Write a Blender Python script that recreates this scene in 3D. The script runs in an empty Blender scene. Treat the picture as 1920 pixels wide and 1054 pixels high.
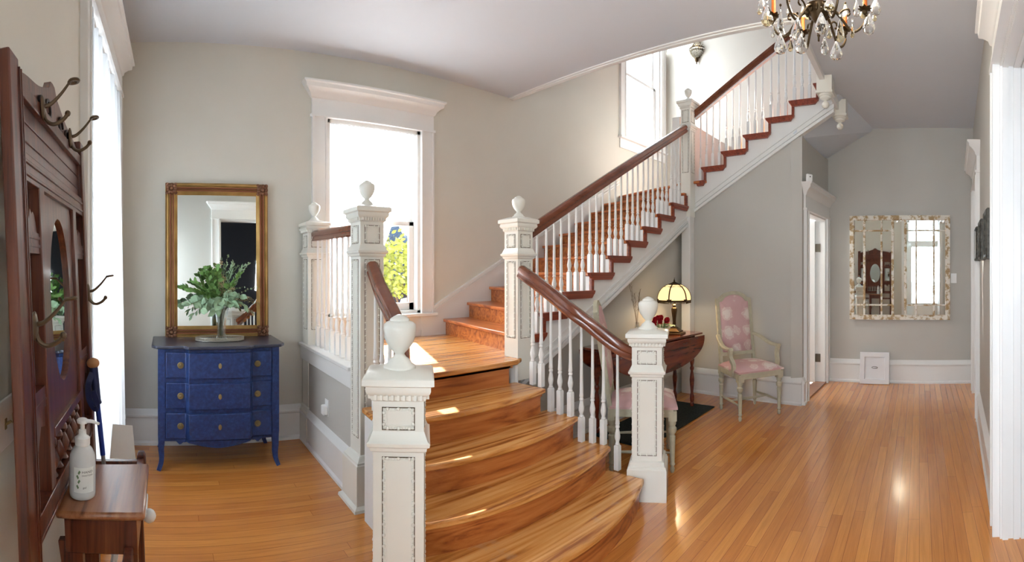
import bpy, math, random
from math import sin, cos, pi, radians as R, atan2, hypot
from mathutils import Vector, Matrix, Euler
random.seed(7)
S = bpy.context.scene
COL = S.collection

# ---------------------------------------------------------------- camera (cylindrical panorama), 1920x1054
FP, X0, YH, HC = 900.0, 310.0, 506.0, 1.40          # px per radian, column facing +Y, horizon row, eye height
cam = bpy.data.cameras.new('camera'); co = bpy.data.objects.new('camera', cam); COL.objects.link(co)
cam.type = 'PANO'; cam.panorama_type = 'CENTRAL_CYLINDRICAL'
cam.central_cylindrical_range_u_min = -960 / FP; cam.central_cylindrical_range_u_max = 960 / FP
cam.central_cylindrical_range_v_min = -(1054 - YH) / FP; cam.central_cylindrical_range_v_max = YH / FP
cam.central_cylindrical_radius = 1.0
cam.clip_start = 0.02; cam.clip_end = 200
co.location = (0, 0, HC); co.rotation_euler = (R(90), 0, -(960 - X0) / FP)
S.camera = co

def az(px): return (px - X0) / FP
def at_z(px, py, z):
    D = (HC - z) * FP / (py - YH); a = az(px); return Vector((D * sin(a), D * cos(a), z))

# ---------------------------------------------------------------- world, sun, window daylight, exposure
S.view_settings.view_transform = 'Standard'; S.view_settings.look = 'None'
S.view_settings.gamma = 1.0; S.view_settings.use_curve_mapping = False
S.view_settings.exposure = 1.4
w = bpy.data.worlds.new('sky'); S.world = w; w.use_nodes = True
bg = w.node_tree.nodes['Background']; bg.inputs[0].default_value = (0.80, 0.90, 1.0, 1); bg.inputs[1].default_value = 4.0
sun = bpy.data.lights.new('sun', 'SUN'); sun.energy = 15; sun.angle = R(0.6); sun.color = (1, 0.95, 0.88)
so = bpy.data.objects.new('sun', sun); COL.objects.link(so)
so.rotation_euler = Vector((-.37, -1, -.78)).to_track_quat('-Z', 'Y').to_euler(); so.location = (4, 12, 9)

def area(name, loc, aim, sx, sy, power, col=(1, 1, 1), spread=180):
    l = bpy.data.lights.new(name, 'AREA'); l.shape = 'RECTANGLE'; l.size = sx; l.size_y = sy; l.energy = power; l.color = col
    l.spread = R(spread)
    o = bpy.data.objects.new(name, l); COL.objects.link(o); o.location = loc
    o.rotation_euler = (Vector(aim) - Vector(loc)).to_track_quat('-Z', 'Z').to_euler(); return o
area('daylight_front_door', (-.75, .10, 1.55), (3, .10, 1.3), 0.95, 2.6, 76, (.84, .93, 1))
area('daylight_curtain_window', (-.70, 2.88, 1.5), (3, 2.6, 1.3), 1.2, 2.6, 105, (.83, .92, 1))
area('daylight_stair_window', (6.0, 4.25, 4.3), (5.2, 1.2, 3.0), 1.1, 2.0, 30, (.86, .94, 1))
area('daylight_landing_window', (1.8, 4.6, 2.4), (1.9, 0, .9), 1.3, 1.8, 40, (.90, .96, 1))
area('back_room_fill', (5.50, 2.3, 2.2), (5.75, 1.5, .6), .6, .6, 34, (1, .98, .94))  # added fill light without a fixture, brightens the back room and door leaf
area('daylight_side_room', (2.40, -4.30, 1.70), (2.2, 0, 1.5), .26, .75, 7, (.95, .97, 1))

# ---------------------------------------------------------------- materials
def lin(c):
    r = []
    for v in c[:3]:
        v /= 255.0; r.append(v / 12.92 if v <= .04045 else ((v + .055) / 1.055) ** 2.4)
    return (*r, 1)
class NT:
    def __init__(s, name):
        s.m = bpy.data.materials.new(name); s.m.use_nodes = True; s.t = s.m.node_tree; s.b = s.t.nodes['Principled BSDF']
    def n(s, typ, **k):
        o = s.t.nodes.new(typ)
        for a, v in k.items():
            if a.startswith('i_'):
                key = a[2:].replace('_', ' '); o.inputs[int(key) if key.isdigit() else key].default_value = v
            else: setattr(o, a, v)
        return o
    def l(s, a, b): s.t.links.new(a, b)
    def ramp(s, fac, stops, interp='LINEAR'):
        r = s.n('ShaderNodeValToRGB'); r.color_ramp.interpolation = interp
        e = r.color_ramp.elements; e[0].position, e[0].color = stops[0]; e[1].position, e[1].color = stops[-1]
        for p, c in stops[1:-1]: q = e.new(p); q.color = c
        s.l(fac, r.inputs[0]); return r.outputs[0]
def setp(b, rough=.5, metal=0., spec=.5, coat=0., crough=.1, trans=0., ior=1.45):
    b.inputs['Roughness'].default_value = rough; b.inputs['Metallic'].default_value = metal
    b.inputs['Specular IOR Level'].default_value = spec; b.inputs['Coat Weight'].default_value = coat
    b.inputs['Coat Roughness'].default_value = crough; b.inputs['Transmission Weight'].default_value = trans
    b.inputs['IOR'].default_value = ior
def paint(name, c, rough=.6, var=.04, scale=6., **k):
    t = NT(name); setp(t.b, rough, **k)
    g = t.n('ShaderNodeNewGeometry'); nz = t.n('ShaderNodeTexNoise', i_Scale=scale, i_Detail=4.)
    t.l(g.outputs['Position'], nz.inputs['Vector'])
    a = lin(c); lo = tuple(v * (1 - var) for v in a[:3]) + (1,); hi = tuple(min(1, v * (1 + var)) for v in a[:3]) + (1,)
    t.l(t.ramp(nz.outputs[0], [(.3, lo), (.7, hi)]), t.b.inputs['Base Color'])
    return t.m
def wood(name, dark, mid, light, axis='x', rough=.3, scale=1., coat=.3, worn=None, grain=14., local=False, streak=.5):
    """stretched-noise grain running along the given axis"""
    t = NT(name); setp(t.b, rough, coat=coat, crough=.15)
    if local: v = t.n('ShaderNodeTexCoord').outputs['Object']
    else: v = t.n('ShaderNodeNewGeometry').outputs['Position']
    sc = {'x': (.6, grain, grain), 'y': (grain, .6, grain), 'z': (grain, grain, .6)}[axis]
    mp = t.n('ShaderNodeMapping'); mp.inputs['Scale'].default_value = tuple(q * scale for q in sc); t.l(v, mp.inputs[0])
    n1 = t.n('ShaderNodeTexNoise', i_Scale=2.2, i_Detail=6., i_Roughness=.7, i_Distortion=.25); t.l(mp.outputs[0], n1.inputs['Vector'])
    m2 = t.n('ShaderNodeMapping'); m2.inputs['Scale'].default_value = tuple(q * scale * .22 for q in sc); t.l(v, m2.inputs[0])
    n2 = t.n('ShaderNodeTexNoise', i_Scale=2.0, i_Detail=2., i_Distortion=.3); t.l(m2.outputs[0], n2.inputs['Vector'])
    ml = t.n('ShaderNodeMath', operation='MULTIPLY'); ml.inputs[1].default_value = 60.; t.l(n2.outputs[0], ml.inputs[0])
    sn = t.n('ShaderNodeMath', operation='SINE'); t.l(ml.outputs[0], sn.inputs[0])
    md = t.n('ShaderNodeMath', operation='MULTIPLY_ADD'); md.inputs[1].default_value = .13 * streak; t.l(sn.outputs[0], md.inputs[0]); t.l(n1.outputs[0], md.inputs[2])
    c = t.ramp(md.outputs[0], [(.30, lin(dark)), (.46, lin(mid)), (.72, lin(light))])
    if worn:
        g = t.n('ShaderNodeNewGeometry').outputs['Position']
        n3 = t.n('ShaderNodeTexNoise', i_Scale=3.1, i_Detail=5., i_Roughness=.7); t.l(g, n3.inputs['Vector'])
        f = t.ramp(n3.outputs[0], [(.58, (0, 0, 0, 1)), (.70, (1, 1, 1, 1))])
        mx = t.n('ShaderNodeMixRGB'); mx.inputs[2].default_value = lin(worn)
        mm = t.n('ShaderNodeMath', operation='MULTIPLY'); mm.inputs[1].default_value = .45; t.l(f, mm.inputs[0])
        t.l(mm.outputs[0], mx.inputs[0]); t.l(c, mx.inputs[1]); c = mx.outputs[0]
    t.l(c, t.b.inputs['Base Color'])
    bp = t.n('ShaderNodeBump', i_Strength=.08, i_Distance=.004); t.l(n1.outputs[0], bp.inputs['Height']); t.l(bp.outputs[0], t.b.inputs['Normal'])
    return t.m
def flat(name, c, rough=.5, emit=0., **k):
    t = NT(name); setp(t.b, rough, **k); t.b.inputs['Base Color'].default_value = lin(c)
    if emit: t.b.inputs['Emission Color'].default_value = lin(c); t.b.inputs['Emission Strength'].default_value = emit
    return t.m
def floor_mat():
    t = NT('strip_floor'); setp(t.b, .24, coat=.5, crough=.12)
    g = t.n('ShaderNodeNewGeometry'); mp = t.n('ShaderNodeCombineXYZ'); sx_ = t.n('ShaderNodeSeparateXYZ'); t.l(g.outputs['Position'], sx_.inputs[0])
    dv = t.n('ShaderNodeMath', operation='DIVIDE'); dv.inputs[1].default_value = .062; t.l(sx_.outputs['Y'], dv.inputs[0])
    flr = t.n('ShaderNodeMath', operation='FLOOR'); t.l(dv.outputs[0], flr.inputs[0])
    wn = t.n('ShaderNodeTexWhiteNoise', noise_dimensions='1D'); t.l(flr.outputs[0], wn.inputs['W'])
    sh = t.n('ShaderNodeMath', operation='MULTIPLY_ADD'); sh.inputs[1].default_value = 1.9; t.l(wn.outputs['Value'], sh.inputs[0]); t.l(sx_.outputs['X'], sh.inputs[2])
    t.l(sh.outputs[0], mp.inputs['X']); t.l(sx_.outputs['Y'], mp.inputs['Y'])
    br = t.n('ShaderNodeTexBrick', i_Scale=1.0, i_Mortar_Size=.0009, i_Bias=0., i_Brick_Width=1.9, i_Row_Height=.062)
    br.offset = 0.; br.offset_frequency = 2; br.inputs['Mortar Smooth'].default_value = .2
    br.inputs['Color1'].default_value = lin((224, 152, 76)); br.inputs['Color2'].default_value = lin((200, 126, 60)); br.inputs['Mortar'].default_value = lin((128, 72, 32))
    t.l(mp.outputs[0], br.inputs['Vector'])
    m2 = t.n('ShaderNodeMapping'); m2.inputs['Scale'].default_value = (1.2, 26, 1); t.l(g.outputs['Position'], m2.inputs[0])
    n1 = t.n('ShaderNodeTexNoise', i_Scale=2.5, i_Detail=6., i_Roughness=.6, i_Distortion=.4); t.l(m2.outputs[0], n1.inputs['Vector'])
    cr = t.ramp(n1.outputs[0], [(.3, (.78, .72, .66, 1)), (.7, (1.08, 1.07, 1.04, 1))])
    mx = t.n('ShaderNodeMixRGB', blend_type='MULTIPLY'); mx.inputs[0].default_value = .8; t.l(br.outputs[0], mx.inputs[1]); t.l(cr, mx.inputs[2])
    t.l(mx.outputs[0], t.b.inputs['Base Color'])
    bp = t.n('ShaderNodeBump', i_Strength=.25, i_Distance=.002, invert=True); t.l(br.outputs['Fac'], bp.inputs['Height']); t.l(bp.outputs[0], t.b.inputs['Normal'])
    return t.m
def thin_glass(name, c=(1, 1, 1, 1), g=.08, rough=.0):
    t = NT(name); t.t.nodes.remove(t.b); out = t.t.nodes['Material Output']
    tr = t.n('ShaderNodeBsdfTransparent'); tr.inputs[0].default_value = c; gl = t.n('ShaderNodeBsdfGlossy'); gl.inputs['Roughness'].default_value = rough
    mx = t.n('ShaderNodeMixShader'); fr = t.n('ShaderNodeLayerWeight', i_Blend=.25)
    ad = t.n('ShaderNodeMath', operation='MULTIPLY_ADD'); ad.inputs[1].default_value = .5; ad.inputs[2].default_value = g
    t.l(fr.outputs['Fresnel'], ad.inputs[0]); t.l(ad.outputs[0], mx.inputs[0]); t.l(tr.outputs[0], mx.inputs[1]); t.l(gl.outputs[0], mx.inputs[2])
    t.l(mx.outputs[0], out.inputs[0]); return t.m
def milky(name):
    t = NT(name); setp(t.b, .1); t.b.inputs['Base Color'].default_value = lin((244, 246, 246)); out = t.t.nodes['Material Output']
    tr = t.n('ShaderNodeBsdfTransparent'); tr.inputs[0].default_value = (.95, .97, .97, 1)
    mx = t.n('ShaderNodeMixShader'); mx.inputs[0].default_value = .62; t.l(tr.outputs[0], mx.inputs[1]); t.l(t.b.outputs[0], mx.inputs[2]); t.l(mx.outputs[0], out.inputs[0]); return t.m
def sheer(name, dens=.72, tlc=.93):
    t = NT(name); t.t.nodes.remove(t.b); out = t.t.nodes['Material Output']
    tr = t.n('ShaderNodeBsdfTransparent'); tl = t.n('ShaderNodeBsdfTranslucent'); tl.inputs[0].default_value = (tlc, tlc * 1.01, tlc * 1.02, 1)
    df = t.n('ShaderNodeBsdfDiffuse'); df.inputs[0].default_value = (.88, .88, .87, 1)
    m1 = t.n('ShaderNodeMixShader'); m1.inputs[0].default_value = .35; t.l(tl.outputs[0], m1.inputs[1]); t.l(df.outputs[0], m1.inputs[2])
    m2 = t.n('ShaderNodeMixShader'); m2.inputs[0].default_value = dens; t.l(tr.outputs[0], m2.inputs[1]); t.l(m1.outputs[0], m2.inputs[2])
    t.l(m2.outputs[0], out.inputs[0]); return t.m
def damask():
    t = NT('pink_damask'); setp(t.b, .8)
    v = t.n('ShaderNodeTexCoord').outputs['Object']
    def wv(sc, off):
        mp = t.n('ShaderNodeMapping'); mp.inputs['Location'].default_value = off; t.l(v, mp.inputs[0])
        vo = t.n('ShaderNodeTexVoronoi', i_Scale=sc, feature='F1'); t.l(mp.outputs[0], vo.inputs['Vector']); return vo.outputs['Distance']
    nz = t.n('ShaderNodeTexNoise', i_Scale=22., i_Detail=3.); t.l(v, nz.inputs['Vector'])
    a = wv(6.5, (.04, .1, .02)); m = t.n('ShaderNodeMath', operation='MULTIPLY_ADD'); m.inputs[1].default_value = .55; t.l(nz.outputs[0], m.inputs[0]); t.l(a, m.inputs[2])
    c = t.ramp(m.outputs[0], [(.52, lin((226, 214, 206))), (.60, lin((214, 186, 182))), (.66, lin((224, 208, 200))), (.70, lin((208, 174, 172))), (.80, lin((206, 168, 168)))])
    t.l(c, t.b.inputs['Base Color']); return t.m
def peel():
    t = NT('peeling_paint'); setp(t.b, .75)
    g = t.n('ShaderNodeNewGeometry').outputs['Position']
    nz = t.n('ShaderNodeTexNoise', i_Scale=14., i_Detail=5., i_Roughness=.65); t.l(g, nz.inputs['Vector'])
    c = t.ramp(nz.outputs[0], [(.42, lin((168, 140, 102))), (.47, lin((190, 172, 140))), (.52, lin((226, 220, 208))), (.8, lin((235, 232, 225)))])
    t.l(c, t.b.inputs['Base Color']); return t.m
def bluepaint():
    t = NT('worn_blue_paint'); setp(t.b, .45, coat=.1)
    g = t.n('ShaderNodeNewGeometry').outputs['Position']
    nz = t.n('ShaderNodeTexNoise', i_Scale=40., i_Detail=6., i_Roughness=.7); t.l(g, nz.inputs['Vector'])
    c = t.ramp(nz.outputs[0], [(.3, lin((22, 38, 78))), (.52, lin((30, 54, 108))), (.75, lin((48, 76, 132)))])
    t.l(c, t.b.inputs['Base Color']); return t.m
def gilt():
    t = NT('gilt'); setp(t.b, .42, metal=.7)
    g = t.n('ShaderNodeNewGeometry').outputs['Position']
    nz = t.n('ShaderNodeTexNoise', i_Scale=9., i_Detail=2.); t.l(g, nz.inputs['Vector'])
    c = t.ramp(nz.outputs[0], [(.3, lin((150, 118, 66))), (.7, lin((186, 150, 92)))])
    t.l(c, t.b.inputs['Base Color']); return t.m

M = dict(
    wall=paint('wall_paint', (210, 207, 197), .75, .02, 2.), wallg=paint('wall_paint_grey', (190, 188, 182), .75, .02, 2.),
    ceil=paint('ceiling_paint', (208, 213, 220), .8, .015, 1.5), trim=paint('white_trim', (230, 230, 228), .4, .02, 3., coat=.15),
    newel=paint('ivory_gloss', (232, 231, 222), .3, .02, 3., coat=.4), groove_shade=flat('painted_groove_shade', (96, 84, 66), .9),
    floor=floor_mat(),
    tread=wood('stair_tread_wood', (150, 86, 36), (208, 140, 70), (230, 172, 104), 'x', .26, 1., .5, worn=(186, 158, 128), grain=13., streak=.8),
    riser=wood('stair_riser_wood', (136, 68, 30), (180, 102, 46), (204, 130, 68), 'x', .35, 1., .35, grain=13., streak=.8),
    treadw=wood('upper_tread_wood', (140, 70, 34), (188, 106, 54), (212, 134, 76), 'y', .32, 1., .4, grain=13., streak=.7),
    bracket=wood('shaded_nosing_wood', (92, 34, 20), (128, 52, 30), (152, 70, 42), 'x', .32, 1., .4, grain=20.),  # same stained stair wood; shade on the open ends painted in, darker and redder
    rail=wood('handrail_mahogany', (92, 46, 28), (116, 62, 40), (136, 78, 52), 'x', .26, 1., .5, grain=3., streak=.1),
    tree=wood('hall_tree_oak', (50, 20, 11), (86, 38, 21), (112, 58, 34), 'z', .32, 1.6, .4, grain=18.),
    treetop=wood('glove_box_oak', (92, 50, 28), (142, 88, 54), (168, 114, 76), 'y', .35, 1.2, .4, worn=(110, 70, 48), grain=12.),
    table=wood('table_mahogany', (64, 20, 12), (108, 40, 24), (138, 60, 34), 'x', .2, 1., .6, grain=8.),
    chair=paint('chair_paint', (188, 183, 160), .5, .08, 25.), damask=damask(),
    blue=bluepaint(), bluetop=paint('dark_blue_top', (52, 56, 72), .3, .2, 20., coat=.3),
    gilt=gilt(), giltred=flat('gilt_red_line', (120, 66, 40), .4, metal=.3), giltdark=paint('antiqued_gilt', (122, 84, 62), .5, .3, 60., metal=.5),
    brass=flat('aged_brass', (150, 136, 100), .42, metal=.8), bronze=flat('dark_bronze', (74, 58, 36), .42, metal=.7),
    hook=flat('hook_bronze', (96, 80, 62), .42, metal=.7),
    mirror=flat('mirror_glass', (232, 238, 236), .015, metal=1.), glass=thin_glass('window_glass'),
    crystal=flat('crystal', (250, 250, 246), .0, trans=1., ior=1.52), amber=flat('amber_crystal', (255, 240, 196), .0, trans=1., ior=1.52), bead=flat('crystal_bead', (120, 110, 92), .2, metal=.9), vglass=thin_glass('vase_glass', (.93, .96, .94, 1), .16),
    sheer=sheer('sheer_curtain', .86), sheer2=sheer('long_sheer_curtain', .98, .26), header=sheer('gathered_header', .95),
    peel=peel(), black=flat('black_iron', (30, 26, 24), .5, metal=.3), dark=flat('dark_carving_wood', (34, 20, 16), .5),
    silver=flat('silver', (190, 188, 178), .3, metal=.9), white=flat('white_plastic', (238, 238, 236), .35), whitem=flat('white_metal', (226, 228, 228), .4),
    leafa=paint('leaf_green', (98, 138, 70), .55, .3, 30.), leafb=paint('eucalyptus_green', (140, 168, 136), .6, .2, 30.), leafc=paint('dusty_berries', (150, 138, 104), .7, .2, 30.),
    stem=flat('stem_green', (90, 96, 52), .6), red=paint('rose_red', (178, 12, 34), .6, .2, 60.), twig=flat('twig', (98, 76, 56), .8),
    rug=paint('rug_pile', (34, 42, 38), .95, .5, 60.), navy=flat('navy_rubber', (24, 34, 78), .5), poleblue=flat('pole_blue', (38, 62, 150), .3, metal=.3), cork=flat('cork', (176, 126, 84), .8),
    gel=milky('gel_plastic'), lab=flat('label_paper', (232, 234, 230), .6), ink=flat('label_ink', (70, 72, 68), .6), labg=flat('label_leaf', (112, 140, 104), .6),
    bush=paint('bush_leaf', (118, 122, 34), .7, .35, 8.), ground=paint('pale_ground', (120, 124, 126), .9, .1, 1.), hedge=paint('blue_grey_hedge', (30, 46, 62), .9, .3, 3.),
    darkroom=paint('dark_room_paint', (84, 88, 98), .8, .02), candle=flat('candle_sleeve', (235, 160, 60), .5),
    wax=flat('orange_candle', (226, 120, 50), .5), panelw=paint('patch_panel_white', (226, 226, 228), .5, .02),
    shadeglass=flat('slag_glass', (240, 206, 138), .4, emit=.62), tin=paint('tarnished_tin', (70, 68, 62), .45, .6, 40., metal=.5), goldp=flat('gold_paint', (150, 120, 66), .5, metal=.6),
    bulb=flat('bulb', (255, 214, 150), .5, emit=2.), steel=flat('hinge_steel', (120, 112, 100), .4, metal=.9), doorw=paint('door_white', (232, 232, 230), .5, .02),
    doordark=wood('dark_door', (48, 22, 14), (78, 38, 22), (100, 54, 32), 'z', .35, 1., .3), pole_grey=flat('pole_grey', (150, 150, 152), .35, metal=.5),
)

# ---------------------------------------------------------------- mesh building
class MB:
    def __init__(s): s.v = []; s.f = []
    def add(s, vs, fs):
        b = len(s.v); s.v += [Vector(p) for p in vs]; s.f += [tuple(i + b for i in f) for f in fs]; return s
    def box(s, x0, x1, y0, y1, z0, z1):
        return s.add([(x0, y0, z0), (x1, y0, z0), (x1, y1, z0), (x0, y1, z0), (x0, y0, z1), (x1, y0, z1), (x1, y1, z1), (x0, y1, z1)],
                     [(3, 2, 1, 0), (4, 5, 6, 7), (0, 1, 5, 4), (1, 2, 6, 5), (2, 3, 7, 6), (3, 0, 4, 7)])
    def extr(s, pts, vec):
        n = len(pts); vec = Vector(vec); p = [Vector(q) for q in pts]
        nrm = Vector((0, 0, 0))
        for i in range(n): nrm += p[i].cross(p[(i + 1) % n])
        if nrm.dot(vec) > 0: p = p[::-1]
        return s.add(p + [q + vec for q in p], [tuple(range(n)), tuple(range(2 * n - 1, n - 1, -1))] + [(i, i + n, (i + 1) % n + n, (i + 1) % n) for i in range(n)])
    def prism(s, pts, z0, z1): return s.extr([(x, y, z0) for x, y in pts], (0, 0, z1 - z0))
    def lathe(s, prof, c=(0, 0, 0), seg=20, mat=None):
        c = Vector(c); vs = []; fs = []; n = len(prof)
        for r, z in prof:
            for k in range(seg):
                p = Vector((r * cos(2 * pi * k / seg), r * sin(2 * pi * k / seg), z))
                if mat: p = mat @ p
                vs.append(p + c)
        for i in range(n - 1):
            for k in range(seg):
                k2 = (k + 1) % seg; fs.append((i * seg + k, i * seg + k2, (i + 1) * seg + k2, (i + 1) * seg + k))
        fs.append(tuple(range(seg - 1, -1, -1))); fs.append(tuple((n - 1) * seg + k for k in range(seg)))
        return s.add(vs, fs)
    def sq(s, prof, c=(0, 0, 0), ratio=1.):
        """stack of square rings: profile of (half_width, z)"""
        c = Vector(c); vs = []; fs = []; n = len(prof)
        for h, z in prof:
            for a, b in ((-1, -1), (1, -1), (1, 1), (-1, 1)): vs.append(c + Vector((a * h, b * h * ratio, z)))
        for i in range(n - 1):
            for k in range(4):
                k2 = (k + 1) % 4; fs.append((i * 4 + k, i * 4 + k2, (i + 1) * 4 + k2, (i + 1) * 4 + k))
        fs.append((3, 2, 1, 0)); fs.append(tuple((n - 1) * 4 + k for k in range(4)))
        return s.add(vs, fs)
    def sweep(s, path, prof, up=(0, 0, 1), closed=False, scale=None):
        """prof (a,b): a along side, b along up-ish"""
        path = [Vector(p) for p in path]; up = Vector(up); n = len(path); m = len(prof); vs = []; fs = []
        for i, p in enumerate(path):
            a = path[i - 1] if (i > 0 or closed) else p; b = path[(i + 1) % n] if (i < n - 1 or closed) else p
            t = (b - a).normalized(); sd = t.cross(up)
            sd = sd.normalized() if sd.length > 1e-6 else Vector((1, 0, 0)); u = sd.cross(t).normalized()
            k = scale[i] if scale else 1.
            if closed or (0 < i < n - 1):
                t1 = (p - a).normalized(); cs = max(.35, t.dot(t1)); 
            else: cs = 1.
            for x, y in prof: vs.append(p + sd * x * k / cs + u * y * k)
        for i in range(n if closed else n - 1):
            j = (i + 1) % n
            for k in range(m):
                k2 = (k + 1) % m; fs.append((i * m + k, j * m + k, j * m + k2, i * m + k2))
        if not closed: fs.append(tuple(range(m))); fs.append(tuple((n - 1) * m + k for k in range(m - 1, -1, -1)))
        return s.add(vs, fs)
    def tube(s, path, r, seg=8, up=(0, 0, 1)):
        rr = r if isinstance(r, (list, tuple)) else [r] * len(path)
        path = [Vector(p) for p in path]
        d = (path[-1] - path[0])
        if d.length and abs(d.normalized().dot(Vector(up))) > .9: up = (0, 1, .01) if abs(d.normalized().y) < .8 else (1, 0, 0)
        return s.sweep(path, [(cos(2 * pi * k / seg), sin(2 * pi * k / seg)) for k in range(seg)], up, scale=rr)
    def ball(s, c, r, seg=12, rings=8, sc=(1, 1, 1)):
        c = Vector(c); vs = [c + Vector((0, 0, r * sc[2]))]; fs = []
        for i in range(1, rings):
            a = pi * i / rings
            for k in range(seg): vs.append(c + Vector((r * sin(a) * cos(2 * pi * k / seg) * sc[0], r * sin(a) * sin(2 * pi * k / seg) * sc[1], r * cos(a) * sc[2])))
        vs.append(c - Vector((0, 0, r * sc[2]))); L = len(vs) - 1
        for k in range(seg):
            k2 = (k + 1) % seg; fs.append((0, 1 + k, 1 + k2)); fs.append((L, L - seg + k2, L - seg + k))
            for i in range(rings - 2): fs.append((1 + i * seg + k, 1 + (i + 1) * seg + k, 1 + (i + 1) * seg + k2, 1 + i * seg + k2))
        return s.add(vs, fs)
    def grid(s, nu, nv, fn):
        vs = [fn(i / nu, j / nv) for i in range(nu + 1) for j in range(nv + 1)]
        return s.add(vs, [(i * (nv + 1) + j, (i + 1) * (nv + 1) + j, (i + 1) * (nv + 1) + j + 1, i * (nv + 1) + j + 1) for i in range(nu) for j in range(nv)])
    def merge(s, o, mat=None): return s.add([mat @ v if mat else v for v in o.v], o.f)
    def xf(s, mat): s.v = [mat @ v for v in s.v]; return s

def T(x=0, y=0, z=0): return Matrix.Translation((x, y, z))
def RZ(a): return Matrix.Rotation(a, 4, 'Z')
def RX(a): return Matrix.Rotation(a, 4, 'X')
def RY(a): return Matrix.Rotation(a, 4, 'Y')
WM = {}
def obj(name, mb, mat, parent=None, world=False, bevel=0., ang=35, label=None, kind=None, seg=2, fixn=False):
    me = bpy.data.meshes.new(name)
    vs = mb.v
    if world and parent is not None:
        inv = WM[parent.name].inverted(); vs = [inv @ v for v in vs]
    me.from_pydata([tuple(v) for v in vs], [], mb.f); me.validate()
    me.polygons.foreach_set('use_smooth', [True] * len(me.polygons)); me.set_sharp_from_angle(angle=R(ang))
    if fixn:
        import bmesh
        b = bmesh.new(); b.from_mesh(me); bmesh.ops.recalc_face_normals(b, faces=b.faces); b.to_mesh(me); b.free()
    me.materials.append(M[mat]); me.update()
    o = bpy.data.objects.new(name, me); COL.objects.link(o)
    if parent is not None: o.parent = parent
    WM[o.name] = WM[parent.name].copy() if parent is not None else Matrix.Identity(4)
    if bevel:
        b = o.modifiers.new('bevel', 'BEVEL'); b.width = bevel; b.segments = seg; b.limit_method = 'ANGLE'; b.angle_limit = R(40); b.harden_normals = False
    if label: o['label'] = label
    if kind: o['kind'] = kind
    return o
def empty(name, loc=(0, 0, 0), rz=0., label=None, cat=None, group=None, kind=None, parent=None, tilt=None):
    o = bpy.data.objects.new(name, None); COL.objects.link(o); o.location = loc
    e = tilt if tilt else (0, 0, rz); o.rotation_euler = e; o.empty_display_size = .05
    WM[o.name] = Matrix.Translation(loc) @ Euler(e).to_matrix().to_4x4()
    if label: o['label'] = label
    if cat: o['category'] = cat
    if group: o['group'] = group
    if kind: o['kind'] = kind
    if parent is not None: o.parent = parent; WM[o.name] = WM[parent.name] @ WM[o.name]
    return o
def tag(o, label, cat, group=None):
    o['label'] = label; o['category'] = cat
    if group: o['group'] = group
    return o
def struct(name, mb, mat, **k): return obj(name, mb, mat, kind='structure', **k)

# ================================================================ room shell
NY, H = 3.853, 3.229
WX0, WX1 = -.343, -.425                              # west wall at y=NY and y=-.45
def wx(y): return WX0 + (WX1 - WX0) * (NY - y) / (NY + .45)
def ex(y): return 5.925 + .182 * y                   # stairwell east wall plane
def e0(y): return 5.93 + .03 * y                      # hall east wall plane
def sy(x): return -.42 - .072 * (x - 2.5)            # south wall plane
def cz(x): return H - .03 * max(0, x - 3.375)
WA = atan2(WX0 - WX1, NY + .45); EA = math.atan(.182)

fl = MB().prism([(-.9, -.9), (6.3, -.9), (7.0, 4.2), (-.9, 4.2)], -.05, 0); fl.box(.6, 4.2, -4.4, -.9, -.05, 0)
struct('floor', fl, 'floor')
# ceiling with the stair opening
c = MB()
def slab(p, t=.2): c.extr([(x, y, cz(x)) for x, y in p], (0, 0, t))
slab([(-.8, -.9), (3.375, -.9), (3.375, 4.1), (-.8, 4.1)])
slab([(3.375, -.9), (4.84, -.9), (4.84, .9), (3.375, .9)])
slab([(4.84, -.9), (5.9, -.9), (6.2, .53), (4.84, .84)])
struct('ceiling', c, 'ceil')
struct('ceiling_upper', MB().box(3.1, 7.1, .5, 4.2, 5.6, 5.7), 'ceil')
# north wall: landing window (w1) and stair window (w2)
W1 = (1.330, 2.262, 1.00, 2.69)
W2 = (5.47, 6.42, 3.24, 5.15)
n = MB(); y0, y1 = NY, NY + .16
n.box(-.6, W1[0], y0, y1, 0, 3.4); n.box(W1[0], W1[1], y0, y1, 0, W1[2]); n.box(W1[0], W1[1], y0, y1, W1[3], 3.4); n.box(W1[1], 3.3, y0, y1, 0, 3.4)
n.box(3.3, W2[0], y0, y1, 0, 5.6); n.box(W2[0], W2[1], y0, y1, 0, W2[2]); n.box(W2[0], W2[1], y0, y1, W2[3], 5.6); n.box(W2[1], 7.1, y0, y1, 0, 5.6)
struct('wall_north', n, 'wall')
def wallrun(name, pts_hole, fr, L, h, mat, t=.14):
    """wall along local +x (room side is -y local) with rectangular holes, placed by matrix"""
    m = MB(); x = 0
    for a, b, z0, z1 in sorted(pts_hole):
        m.box(x, a, 0, t, 0, h)
        if z0 > 0: m.box(a, b, 0, t, 0, z0)
        m.box(a, b, 0, t, z1, h); x = b
    m.box(x, L, 0, t, 0, h); m.xf(fr); return struct(name, m, mat)
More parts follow.
